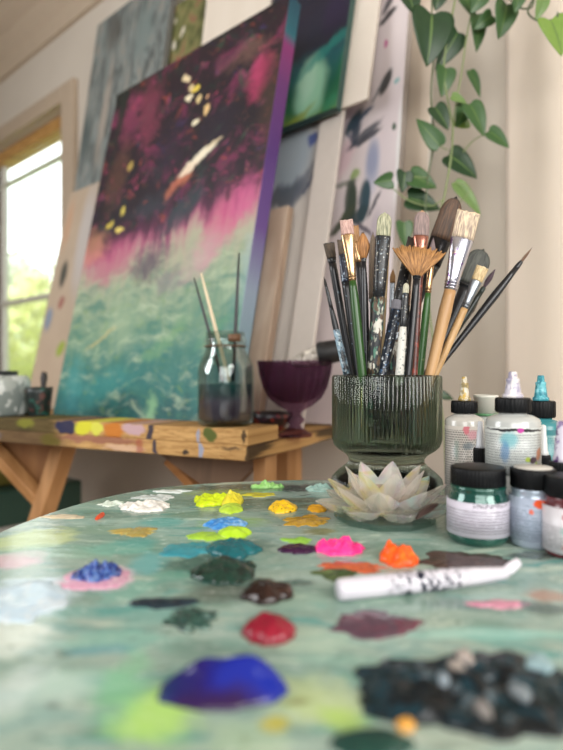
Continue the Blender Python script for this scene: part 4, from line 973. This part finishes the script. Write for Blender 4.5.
def brush(label, tip, bb, fe, rimx, w, depths, style, bm_, fm_, hm_, flat=.35, lower=None, rings=0, name='paintbrush', rag=.05):
    """tip, bb (bristle base) and fe (ferrule end): picture rows along the brush; w = widths (tip, base, ferrule end, handle max, rim)"""
    dT, dR = depths
    Tp = at(tip[0], tip[1], dT)
    dx = max(-.0535, min(.0535, X(rimx, dR) - vx)); Rm = Vector((vx + dx, dR, CZ + 0.0))
    dv = Rm - Tp; Lr = dv.length; a = dv.normalized()
    def s_of(y): return Lr * (y - tip[1]) / (375.0 - tip[1])
    sB, sF = s_of(bb), s_of(fe)
    # bottom
    s = Lr
    while True:
        p = Tp + a * s
        rr = math.hypot(p.x - vx, p.y - vy); lim = .0525 if p.z > TZ + .062 else .040
        if p.z < TZ + .0535 or (rr > lim and p.z < CZ - .012): break
        s += .001
    sE = s - .001
    _, sd, nm = frame_of(a)
    wT, wB, wF, wH, wR = [width(x, dT) for x in w]
    base = Tp + a * sE
    o = empty(name, base, label, 'brush', 'brushes in the ribbed vase')
    def sec(s, rx, ry): return (Tp + a * s, sd, nm, rx, ry)
    # bristles
    N = 40; rng = random.Random(hash(label) % 1000 if False else int(tip[0] * 31 + tip[1]))
    jit = [1 + rng.uniform(-rag, rag) for _ in range(N)]
    fl = flat
    if style == 'fan':
        # spread of thin locks
        vs, fs, uv = [], [], []
        nl = 26; th = .0012
        apex = Tp + a * sB
        for i in range(nl):
            q = i / (nl - 1) * 2 - 1; q2 = q + rng.uniform(-.02, .02)
            an = q2 * math.radians(41)
            dirn = (-a * math.cos(an) + sd * math.sin(an) * 1.0)
            ln = sB * (1.0 + .05 * rng.uniform(-1, 1)) * (1 + .12 * q * q)
            st = apex + sd * (wB * .8 * q)
            k = len(vs); tw = wT * .075
            sdl = dirn.cross(nm).normalized()
            for (s_, ww) in ((0, wB * .14), (.35, tw * .8), (.75, tw), (1, tw * .45)):
                c = st + dirn * (ln * s_)
                for (e1, e2) in ((-1, 0), (0, th), (1, 0), (0, -th)):
                    vs.append(c + sdl * (ww * e1) + nm * (e2 * (1 - .5 * s_))); uv.append((i / nl + e1 * .01, 1 - s_))
            for r_ in range(3):
                for j in range(4): fs.append((k + r_ * 4 + j, k + r_ * 4 + (j + 1) % 4, k + (r_ + 1) * 4 + (j + 1) % 4, k + (r_ + 1) * 4 + j))
            fs.append((k, k + 1, k + 2, k + 3)); fs.append((k + 12, k + 13, k + 14, k + 15))
        ob('bristles', (vs, fs), bm_, o, uv=uv)
    else:
        NS = 14; secs = []
        for i in range(NS + 1):
            t_ = (i / NS) ** 1.9
            if style == 'flat': rx = wT + (wB - wT) * t_; ry = (wB * fl * 1.1) * (.35 + .65 * min(1, t_ * 1.3))
            elif style == 'filbert':
                e = math.sqrt(max(0, 1 - (1 - min(1, t_ / .38)) ** 2)); rx = max(.0004, (wT + (wB - wT) * t_) * e); ry = wB * fl * 1.1 * (.3 + .7 * t_) * max(.2, e)
            elif style == 'mop':
                e = math.sin(PI * (.12 + .80 * t_) ** 1.0) if t_ < .5 else 1; e = max(.2, math.sin(PI * (.06 + .62 * t_)) )
                rx = wT * e * (1 - .55 * max(0, t_ - .45) / .55); ry = rx * .7
            else:  # round, pointed
                e = min(1, t_ / .55) ** .8 * (1 - .12 * t_); rx = max(.0003, wT * e); ry = rx
            secs.append(sec(sB * t_, rx, ry))
        vf = loft(secs, N, 2.6 if style == 'flat' else 2.0, jit)
        vs = vf[0]
        for i in range(N):
            e = rng.uniform(-.06, .06) * sB
            vs[i] = vs[i] + a * e
        uv = [((k % N) / N, (k // N) / NS) for k in range((NS + 1) * N)] + [(.5, 0), (.5, 1)]
        ob('bristles', vf, bm_, o, uv=uv)
    # ferrule
    if sF > sB + .001:
        wf0 = wB * 1.04
        ss = [sec(sB - .0008, wf0 * .96, wf0 * fl * 1.1), sec(sB + .0005, wf0, wf0 * fl * 1.25)]
        for q in (.25, .5, .75, 1.0):
            k = fl * 1.25 + (1.0 - fl * 1.25) * min(1, q * 1.15)
            rx = wf0 + (wF - wf0) * q ** 1.0
            ss.append(sec(sB + (sF - sB) * q, rx, rx * k if k < 1 else rx))
        ss.append(sec(sF + .0006, wF * .9, wF * .9))
        fo = ob('ferrule', loft(ss, 28), fm_, o)
        if rings:
            parts = []
            for r_ in range(rings):
                s0 = sF - .002 - r_ * .0032
                rr = wF * 1.07 + (wf0 - wF) * (r_ * .0032 + .002) / max(.001, sF - sB) * .9
                parts.append(loft([sec(s0 - .0011, rr * .92, rr * .92), sec(s0, rr * 1.05, rr * 1.05), sec(s0 + .0011, rr * .92, rr * .92)], 24))
            ob('crimp_ring', join(*parts), fm_, fo)
    # handle
    ss = []
    for q in (0, .08, .25, .5, .75, 1.0):
        s_ = sF + (Lr - sF) * q
        r = wF * .95 + (wH - wF * .95) * min(1, q * 4) if q <= .25 else wH + (wR - wH) * (q - .25) / .75
        ss.append(sec(s_, r, r))
    ss.append(sec(Lr + (sE - Lr) * .6, wR * .9, wR * .9)); ss.append(sec(sE - .0015, wR * .7, wR * .7)); ss.append(sec(sE, wR * .35, wR * .35))
    ob('handle', loft(ss, 16), hm_, o)
    if lower:      # crusted sleeve of dried paint on the lower handle
        y0, y1, mm, k = lower
        def rad(y):
            q = (s_of(y) - sF) / (Lr - sF); return wH + (wR - wH) * max(0, (q - .25) / .75)
        seq = [y0 + (y1 - y0) * i / 8 for i in range(9)]
        jj = [1 + rng.uniform(-.06, .06) for _ in range(18)]
        ob('paint_crust', loft([sec(s_of(y), rad(y) * (k + rng.uniform(-.04, .04)), rad(y) * (k + rng.uniform(-.04, .04))) for y in seq], 18, 2, jj), mm, o)
    return o
brown = bris_mat('#4a3826', '#6a5238'); dbrown = bris_mat('#2f2824', '#4a3c30')
# front to back
brush('short-haired black flat brush at the vase\'s outer side, dark ragged hair', (329, 243), 258, 262, 352, (11, 9, 8, 8, 7), (.655, .655), 'flat', bris_mat('#33281e', '#54432e', '#1c1814'), bferr, H_black, .35)
brush('thin black liner brush with pale blue paint low on its handle', (324, 277), 287, 306, 347, (3, 3, 4, 6, 7), (.635, .628), 'round', bris_mat('#1a1614', '#2c241e'), bferr, H_black, .9, lower=(330, 374, H_lblue, 1.08))
brush('brown-haired flat brush with navy speckled ferrule', (341, 240), 255, 282, 358, (8, 8, 10, 9, 8), (.64, .632), 'flat', bris_mat('#4c3e30', '#63513c'), splat('#1c2238', ('#a8b8c8', '#0e1018'), .3, 240, .58), H_black, .4)
brush('pink-haired flat brush with gold ferrule and green handle', (346.5, 220), 235, 281, 362.5, (13, 13, 7, 9, 8.5), (.602, .594), 'flat', bris_mat('#b08a80', '#c8a498', '#c9a89c'), gold, H_green, .32, rings=2)
brush('brown mop brush with black handle next to the gold-ferruled one', (363, 233), 259, 262, 367, (15, 5, 5, 7, 7), (.612, .608), 'mop', bris_mat('#8a5c2e', '#b8804a', '#4a2e1a'), bferr, H_black, .8)
brush('small brown flat brush peeping over the pink-haired one', (355, 226), 243, 262, 369, (7, 7, 6, 6, 6), (.66, .655), 'flat', bris_mat('#8a6038', '#a87c4c'), gold, H_black, .4)
brush('dull taupe filbert behind the brown mop', (373, 234), 300, 303, 374, (8, 9, 7, 7, 7), (.67, .66), 'filbert', bris_mat('#5c4c40', '#76644f'), steel, H_black, .4)
brush('grey-green haired filbert with thick speckled black ferrule', (385, 213), 237, 298, 373, (15, 15, 12, 12, 11), (.600, .596), 'filbert', bris_mat('#7c8064', '#b8b496', '#a8a888'), bferr, H_heavy, .42, lower=(298, 374, H_heavy, 1.12))
brush('thin bare wooden stick brush alongside the grey-green filbert', (390, 222), 236, 238, 381, (2.2, 2.6, 2.6, 3, 4), (.64, .64), 'flat', M('#d8c8a0', .5), M('#d8c8a0', .5), wood('#d0b890', '#b89c70', 50, 'Z', name='stick'), .9)
brush('small round brush with grey ferrule between the thick brushes', (393, 269), 283, 312, 390, (6, 5, 5, 6, 6), (.662, .66), 'round', bris_mat('#a87c4a', '#8a6438'), steel, H_black, .8)
brush('blue-black speckled thick-handled brush leaning out behind the fan', (413, 238), 262, 306, 382, (10, 11, 11, 11.5, 9), (.632, .604), 'flat', dbrown, bferr, H_navy, .4, lower=(303, 312, M('#8a8890', .6), 1.08))
brush('copper-ferruled filbert with mauve hair and orange outline', (422.5, 211), 237, 256, 414, (15, 15, 11, 8, 7), (.618, .606), 'filbert', bris_mat('#7c6a66', '#97807a', '#c99a6a'), copper, H_red, .4, rings=2)
brush('fan brush of spread brown hair with black handle', (419.5, 246), 277, 280, 408.5, (42, 8, 7, 7.5, 7), (.600, .590), 'fan', bris_mat('#8a5f34', '#b4824c', '#a87a48'), M('#121316', .25), M('#15161a', .3), .9)
brush('green-handled round brush with gold ferrule behind the fan', (433.5, 238), 258, 293, 420, (7, 7, 6, 8, 7.5), (.625, .622), 'round', bris_mat('#6c5c60', '#8a7878'), gold, H_green2, .6, rings=2)
brush('short white-handled brush with blunt cream tip', (406.5, 283), 294, 327, 399.5, (6, 6.5, 7, 8.5, 8.5), (.594, .588), 'filbert', bris_mat('#a8a48c', '#c4c0a8'), bferr, H_white, .7)
brush('big brown flat wash brush, tallest in the vase', (456, 198), 240, 266, 391, (21, 21, 18, 9, 8), (.655, .648), 'filbert', bris_mat('#3a281a', '#5a3e28', '#140f0d'), splat('#201c1e', ('#b48a80', '#3c3436'), .2, 70, .62, .5), H_black, .3)
brush('large cream-haired flat brush with wide silver ferrule and wooden handle', (469, 212), 239, 290, 430, (23, 22, 12, 13, 10), (.606, .604), 'flat', bris_mat('#a08a7c', '#d8c4a4', '#d2bc9c'), silver, H_wood, .32, rings=3)
brush('large charcoal filbert wash brush behind the cream flat', (483, 250), 285, 288, 440, (25, 23, 15, 11, 8), (.672, .665), 'filbert', bris_mat('#2e302b', '#4c4e46'), M('#1e2022', .4), M('#1c1d20', .35), .32)
brush('small cream flat brush with silver ferrule and slim wooden handle', (483, 267), 281, 308, 435, (12.5, 11, 7.5, 8, 7), (.625, .628), 'flat', bris_mat('#b89c6c', '#d8c094', '#d8c49c'), steel, H_wood2, .4, rings=2)
brush('dark plum pointed round brush with green-black handle', (495, 270), 288, 292, 436, (6, 4.5, 5, 7, 6), (.657, .660), 'mop', bris_mat('#33242c', '#4a3440'), M('#1c2a24', .4), splat('#1c2420', ('#33503c',), .35, 150, .62), .9)
brush('long tapering black brush with thin brown tip, leaning furthest out', (532, 248), 262, 268, 437, (3, 4, 5.5, 8.5, 4.5), (.642, .642), 'round', bris_mat('#5c4030', '#7c5c44'), M('#17181c', .3), M('#17181c', .3), .9)
brush('slim charcoal brush beside the small cream flat', (478, 303), 316, 326, 428, (4, 4, 4.5, 5.5, 5), (.682, .680), 'round', dbrown, bferr, H_black, .8)
brush('stained wooden brush deep in the bunch', (398, 318), 332, 340, 392, (6, 6, 6, 7, 7), (.64, .640), 'flat', bris_mat('#7c6448', '#9a805c'), steel, H_heavy, .5)
brush('black brush deep in the bunch behind the green handle', (376, 300), 318, 330, 378, (6, 6, 6, 7, 7), (.625, .628), 'flat', dbrown, bferr, H_splat, .5)
brush('brown-smeared handle brush behind the white one', (410, 262), 290, 305, 402, (6, 6, 6, 7, 7), (.66, .660), 'round', brown, copper_w, H_splat, .6)

# ================================================================== JARS AND BOTTLES
def label_mat(name, bg='#d4d0d8', ink='#3a3a44', rows=1 / .0021, frm=.0, to=1.0, gap=.47, head=None, blots=(), cell=.0017, ft=.62):
    """printed label: v in metres from the label foot, u in metres round the label"""
    t = NT(name); v = t.coord('UV')
    br = t.n('ShaderNodeTexBrick', {'Vector': v, 'Color1': (0, 0, 0, 1), 'Color2': (0, 0, 0, 1), 'Mortar': (1, 1, 1, 1), 'Scale': 1.0, 'Mortar Size': .00035, 'Mortar Smooth': .1, 'Brick Width': cell, 'Row Height': 1 / rows})
    wn = t.maprange(t.noise(t.mapping(v, sc=(1, 1.0, 1)), 420, 1), gap - .12, gap - .06)
    s = t.n('ShaderNodeSeparateXYZ', {0: v}).outputs
    zone = t.math('MULTIPLY', t.maprange(s[1], frm, frm + .0005), t.maprange(s[1], to, to - .0005))
    txt = t.math('MULTIPLY', t.math('MULTIPLY', t.math('SUBTRACT', 1.0, br.outputs[0]), wn), t.math('MULTIPLY', zone, ft))
    bgc = t.mix(t.noise(v, 60, 3), tuple(x * .92 for x in hx(bg)[:3]) + (1,), hx(bg))
    col = t.mix(txt, bgc, hx(ink))
    if head:
        (h0, h1, u0_, u1_) = head
        hz = t.math('MULTIPLY', t.math('MULTIPLY', t.maprange(s[1], h0, h0 + .0003), t.maprange(s[1], h1, h1 - .0003)), t.math('MULTIPLY', t.maprange(s[0], u0_, u0_ + .001), t.maprange(s[0], u1_, u1_ - .001)))
        hn = t.maprange(t.noise(t.mapping(v, sc=(1, .55, 1)), 900, 2), .46, .54)
        col = t.mix(t.math('MULTIPLY', t.math('MULTIPLY', hz, hn), .8), col, hx('#262630'))
    if blots: col = t.ellipses(t.warp(v, 220, .004, 3), col, blots)
    return t.bsdf(col, .35)
def band(cx, cy, z0, r, h, a0, a1, th=.0004, n=48, rt=None):
    """curved label; u metres around (0 at the middle, facing the viewer), v metres up"""
    vs, fs, uv = [], [], []
    rt = rt or r
    for k, off in enumerate((0, -th * 2)):
        for j in (0, 1):
            rr = (r if j == 0 else rt) + off
            for i in range(n + 1):
                a = a0 + (a1 - a0) * i / n
                vs.append(Vector((cx + rr * math.sin(a), cy - rr * math.cos(a), z0 + h * j))); uv.append((r * a, h * j))
    q = n + 1
    for i in range(n):
        fs.append((i, i + 1, q + i + 1, q + i)); fs.append((2 * q + i, 3 * q + i, 3 * q + i + 1, 2 * q + i + 1))
        fs.append((q + i, q + i + 1, 3 * q + i + 1, 3 * q + i)); fs.append((i, 2 * q + i, 2 * q + i + 1, i + 1))
    fs.append((0, q, 3 * q, 2 * q)); fs.append((n, 2 * q + n, 3 * q + n, q + n))
    return (vs, fs), uv
capm = M('#08090b', .4, var=.15, scale=120, Specular_IOR_Level=.2)
def screw_cap(cx, cy, z0, r, h, m, parent, name='lid', ribs=48):
    return ob(name, lathe(cx, cy, z0, [(0, 0), (r * .97, 0), (r, .0012), (r, h - .0018), (r * .975, h - .0004), (r * .9, h), (0, h)], ribs * 4, ribs, .0008, lambda rr, z: .0005 < z < h - .001 and rr > r * .98), m, parent)
# dark green jar
def jar_(px, d, r, rl, hb, hl, body_m, lab_m, label, lab=None, lidm=None, neck=.88, lidtop=None):
    c = at(px, 0, d); cx, cy = c.x, c.y
    o = empty('paint_jar', (cx, cy, TZ), label, 'jar')
    ob('jar_body', lathe(cx, cy, TZ, [(0, 0), (r * .84, 0), (r * .93, .0018), (r * .97, .005), (r * .985, .007), (r * .985, hb * .70), (r * .97, hb * .76), (r * .91, hb * .84), (r * neck, hb * .88), (r * neck, hb * .93), (r * .9, hb * .95), (r * neck, hb), (0, hb)], 48), body_m, o)
    if lab:
        z0, z1 = lab; (vf, uv) = band(cx, cy, TZ + z0, r * 1.003, z1 - z0, -2.6, 2.6)
        ob('paper_label', vf, lab_m, o, uv=uv)
    l = screw_cap(cx, cy, TZ + hb - .0005, rl, hl, lidm or capm, o)
    if lidtop: ob('lid_top', lathe(cx, cy, TZ + hb + hl - .001, [(0, 0), (rl * .86, 0), (rl * .86, .0012), (0, .0014)], 40), lidtop, l)
    return o
gj = NT('green_paint_glass'); gj = gj.bsdf(gj.mix(gj.noise(gj.coord(), 40, 3), hx('#0f3a34'), hx('#1f5a4c')), .1, .35, Coat_Weight=.8, Coat_Roughness=.05)
jar_(478, .4425, .0236, .0206, .0445, .0145, gj, label_mat('green_jar_label', '#cbc6d2', '#4a4850', 1 / .0023, .003, .0215, .42, (.0226, .0256, -.012, .019), cell=.0017, ft=.95), 'squat dark green paint jar with a white printed label and black lid', (.0075, .0335))
sj = NT('silver_paint'); sj = sj.bsdf(sj.mix(sj.noise(sj.mapping(sj.coord(), sc=(1, 1, 5)), 40, 3), hx('#8fa0b4'), hx('#c4ccd8')), .25, .35, Coat_Weight=.6)
orange_blots = [(-.002, .0285, .0052, .0034, 0, '#e0562c', 1, .15), (-.0085, .0225, .0016, .002, 0, '#d85a34', .9, .3)]
jar_(533, .432, .0176, .0162, .0445, .015, sj, label_mat('silver_jar_label', '#a9b4c6', '#4c5a6c', 1 / .0024, .003, .024, .5, (.0262, .0272, -.015, .014), orange_blots, ft=.6), 'silver-blue paint jar with an orange splash and black lid', (.006, .038), lidtop=M('#b9b4aa', .4))
red_blots = [(-.012, .026, .004, .0022, 0, '#a8322c', .95, .2), (-.013, .016, .004, .004, 0, '#8aa8a4', .8, .4), (-.01, .005, .006, .003, 0, '#b0605c', .8, .4)]
jar_(572, .408, .0196, .018, .043, .0145, M('#5c2c30', .2), label_mat('red_jar_label', '#ccc8cc', '#4a4a50', 1 / .0024, .003, .02, .5, None, red_blots, ft=.6), 'paint jar with a white label marked in red at the table side', (.004, .036))

def bottle(px, d, r, hb, rc, zc, hc, ztip, rtip, body_m, lab_m, lab, tip_m, label, cap=capm, side_nozzle=False, capname='cap'):
    c = at(px, 0, d); cx, cy = c.x, c.y
    o = empty('paint_bottle', (cx, cy, TZ), label, 'bottle')
    ob('bottle_body', lathe(cx, cy, TZ, [(0, 0), (r * .9, 0), (r * .98, .002), (r, .005), (r, hb - .004), (r * .95, hb - .001), (r * .72, hb + (zc - hb) * .35), (rc * .78, hb + (zc - hb) * .6), (rc * .78, zc), (0, zc)], 44), body_m, o)
    if lab:
        (vf, uv) = band(cx, cy, TZ + lab[0], r * 1.006, lab[1] - lab[0], -2.6, 2.6); ob('paper_label', vf, lab_m, o, uv=uv)
    k = screw_cap(cx, cy, TZ + zc - .0005, rc, hc, cap, o, capname, 28)
    z1 = zc + hc; H = ztip - z1
    ob('nozzle', lathe(cx, cy, TZ + z1 - .0008, [(0, 0), (rtip, 0), (rtip * 1.02, H * .12), (rtip * .82, H * .17), (rtip * .62, H * .62), (rtip * .66, H * .66), (rtip * .66, H * .72), (rtip * .46, H * .76), (rtip * .40, H * .97), (rtip * .3, H), (0, H)], 24, 12, .0004), tip_m, o)
    return o
clr = M('#b4b0a8', .25, var=.1, scale=50, Coat_Weight=.5)
b1 = [(-.004, .072, .0035, .006, 0, '#b8606c', .9, .35), (.002, .066, .006, .005, 20, '#c08490', .7, .5), (-.002, .055, .006, .004, 0, '#4a5c64', .7, .5), (-.014, .05, .003, .012, 0, '#5a7a70', .5, .6)]
bottle(464.5, .58, .0193, .0862, .0131, .0915, .0125, .1292, .0062, clr, label_mat('bottle_label_red', '#bdb7ae', '#2c2c30', 1 / .0024, .0, .071, .42, None, b1, cell=.0017, ft=.85), (.004, .0785), splat('#cfc8b4', ('#b89a4a', '#8a7a50'), .4, 170, .5), 'tall clear paint bottle with a gold-crusted nozzle, near the vase')
b2 = [(-.012, .030, .008, .008, 0, '#5aa0a8', .75, .5), (-.015, .02, .004, .010, 0, '#4a78a0', .7, .5), (.004, .014, .003, .002, 0, '#9aac2c', .9, .3), (.009, .0135, .004, .0028, 0, '#3c2434', .95, .3), (.016, .018, .004, .006, -30, '#b0683c', .9, .35), (.012, .010, .002, .002, 0, '#8a9a3c', .9, .3), (0.0, .038, .04, .0011, 0, '#1c1c22', .98, .2), (-.003, .038, .0024, .0024, 0, '#b04090', 1, .2), (.0, .0, .002, .05, 0, '#c8d0e0', .0, .5)]
bottle(513, .487, .0225, .0935, .0145, .0985, .0125, .1337, .0085, M('#aeb0ac', .2, var=.1, scale=50, Coat_Weight=.5), label_mat('bottle_label_teal', '#c4c8c4', '#33343a', 1 / .0022, .0, .0355, .42, None, [b for b in b2 if b[6] > 0], ft=.7), (.046, .086), splat('#c4bec8', ('#9a94a8', '#d8d2d0'), .3, 120, .5), 'wide clear paint bottle with a pearly nozzle and teal-splashed label')
b3 = [(-.002, .03, .008, .03, 0, '#2c7c80', .85, .5), (-.012, .04, .005, .01, 0, '#2f8a90', .8, .4), (.0, .055, .02, .0035, 0, '#1f6a70', .9, .3)]
bottle(541, .560, .0200, .083, .0134, .0885, .0165, .1305, .0075, M('#3a7c80', .25, var=.25, scale=40), label_mat('bottle_label_dark', '#b4c0bc', '#2c3034', 1 / .0024, .0, .05, .45, None, b3, ft=.7), (.02, .077), splat('#3f94a0', ('#6ab4bc', '#2a7482'), .35, 130, .52), 'clear paint bottle with a turquoise nozzle, behind the pearly one')
# white-capped bottle behind
c = at(486, 0, .645); o = empty('glue_bottle', (c.x, c.y, TZ), 'bottle with a white cup-shaped cap, between the gold and pearly nozzles', 'bottle')
ob('bottle_body', lathe(c.x, c.y, TZ, [(0, 0), (.02, 0), (.0215, .003), (.0215, .07), (.018, .078), (.0125, .081), (.0125, .086), (0, .086)], 36), M('#b8bab4', .4), o)
ob('cap', lathe(c.x, c.y, TZ, [(0, .0855), (.0115, .0855), (.0128, .104), (.0136, .1045), (.0136, .1065), (.012, .1075), (.0118, .106), (0, .106)], 36), M('#d2d0c4', .4), o)
ob('collar', lathe(c.x, c.y, TZ, [(.0118, .0835), (.0136, .0835), (.0138, .0865), (.0118, .0865), (.0118, .0835)], 36), M('#5a8c62', .4), o)
# small dropper bottles in the middle
def dropper(px, d, r, hb, rc, hc, zt, tipm, label, capm_=capm, bodym=None):
    c = at(px, 0, d); o = empty('dropper_bottle', (c.x, c.y, TZ), label, 'bottle')
    ob('bottle_body', lathe(c.x, c.y, TZ, [(0, 0), (r * .95, 0), (r, .003), (r, hb - .006), (r * .6, hb - .001), (r * .6, hb + .001), (0, hb + .001)], 30), bodym or M('#2c3034', .35), o)
    screw_cap(c.x, c.y, TZ + hb, rc, hc, capm_, o, 'cap', 22)
    H = zt - hb - hc; z = hb + hc - .0006
    ob('nozzle', lathe(c.x, c.y, TZ + z, [(0, 0), (rc * .72, 0), (rc * .72, H * .1), (rc * .6, H * .16), (rc * .5, H * .6), (rc * .42, H * .62), (rc * .36, H * .96), (0, H)], 20), tipm, o)
dropper(480.5, .53, .0098, .042, .0062, .0195, .0875, splat('#cfd2d8', ('#1c2c4c',), .35, 90, .6), 'small black-capped bottle with a white nozzle between two tall bottles')
dropper(543.5, .508, .0092, .045, .0062, .013, .086, M('#c9cac8', .35), 'small black-capped bottle with an off-white nozzle beside the teal-splashed label')
dropper(561, .455, .0105, .046, .0085, .014, .094, splat('#bdb8c4', ('#4a2c5c', '#7a6a8c'), .35, 130, .52), 'purple-stained small nozzle bottle at the table side')

# ================================================================== LIGHT, WORLD, CAMERA
wld = bpy.data.worlds.new('sky'); S.world = wld; wld.use_nodes = True
nt = wld.node_tree; nt.nodes.clear()
wo = nt.nodes.new('ShaderNodeOutputWorld'); bg = nt.nodes.new('ShaderNodeBackground')
# hazy sky, brightest on the sun's side beyond the windows, dull behind
tc = nt.nodes.new('ShaderNodeTexCoord'); dp = nt.nodes.new('ShaderNodeVectorMath'); dp.operation = 'DOT_PRODUCT'; dp.inputs[1].default_value = (0.2, .97, .12)
nt.links.new(tc.outputs['Generated'], dp.inputs[0])
mr = nt.nodes.new('ShaderNodeMapRange'); mr.interpolation_type = 'SMOOTHSTEP'
for k_, v_ in (('From Min', .1), ('From Max', .7), ('To Min', .36), ('To Max', 4.5)): mr.inputs[k_].default_value = v_
nt.links.new(dp.outputs['Value'], mr.inputs['Value']); nt.links.new(mr.outputs[0], bg.inputs[1])
bg.inputs[0].default_value = (0.95, 0.98, 1.0, 1)
nt.links.new(bg.outputs[0], wo.inputs[0])
def area(name, loc, target, sx, sy, power, color):
    l = bpy.data.lights.new(name, 'AREA'); l.shape = 'RECTANGLE'; l.size = sx; l.size_y = sy; l.energy = power; l.color = color
    o = bpy.data.objects.new(name, l); COL.objects.link(o); o.location = loc
    o.rotation_euler = (Vector(target) - Vector(loc)).to_track_quat('-Z', 'Y').to_euler(); return o
area('added_daylight_right', (1.15, -1.1, 1.8), (.2, .9, 1.05), 1.0, 1.2, 46, (1.0, .98, .95))  # area light added for daylight from the right; no window built there
area('added_daylight_left', (-2.1, .4, 1.8), (0, .7, .95), 1.0, 1.2, 36, (.97, .98, 1.0))  # added lamp for left-hand daylight, set apart from the modelled window
area('added_front_fill', (-.2, -2.0, 1.75), (.1, 1.2, 1.15), 1.8, 1.2, 48, (1.0, .985, .96))  # front fill added behind the camera to brighten the boards and wall
sun = bpy.data.lights.new('sun', 'SUN'); sun.energy = 10; sun.angle = .02; sun.color = (1, .95, .85)
so = bpy.data.objects.new('sun', sun); COL.objects.link(so); so.rotation_euler = (Vector((.5, -.55, -1.1))).to_track_quat('-Z', 'Y').to_euler(); so.location = (-3, 5, 6)

cd = bpy.data.cameras.new('camera'); cam = bpy.data.objects.new('camera', cd); COL.objects.link(cam)
cam.location = (0, 0, CZ); cam.rotation_euler = (PI / 2, 0, 0)
cd.lens = 27.0; cd.sensor_width = 36; cd.clip_start = .01; cd.clip_end = 100
cd.dof.use_dof = True; cd.dof.focus_distance = .575; cd.dof.aperture_fstop = 3.5; cd.dof.aperture_blades = 0
S.camera = cam
S.view_settings.view_transform = 'Standard'; S.view_settings.look = 'None'; S.view_settings.gamma = 1; S.view_settings.exposure = -0.1
S.view_settings.use_curve_mapping = False
try:
    S.cycles.max_bounces = 14; S.cycles.transmission_bounces = 12; S.cycles.transparent_max_bounces = 16; S.cycles.glossy_bounces = 6; S.cycles.diffuse_bounces = 4
    S.cycles.use_denoising = True; S.cycles.sample_clamp_indirect = 6
except Exception: pass
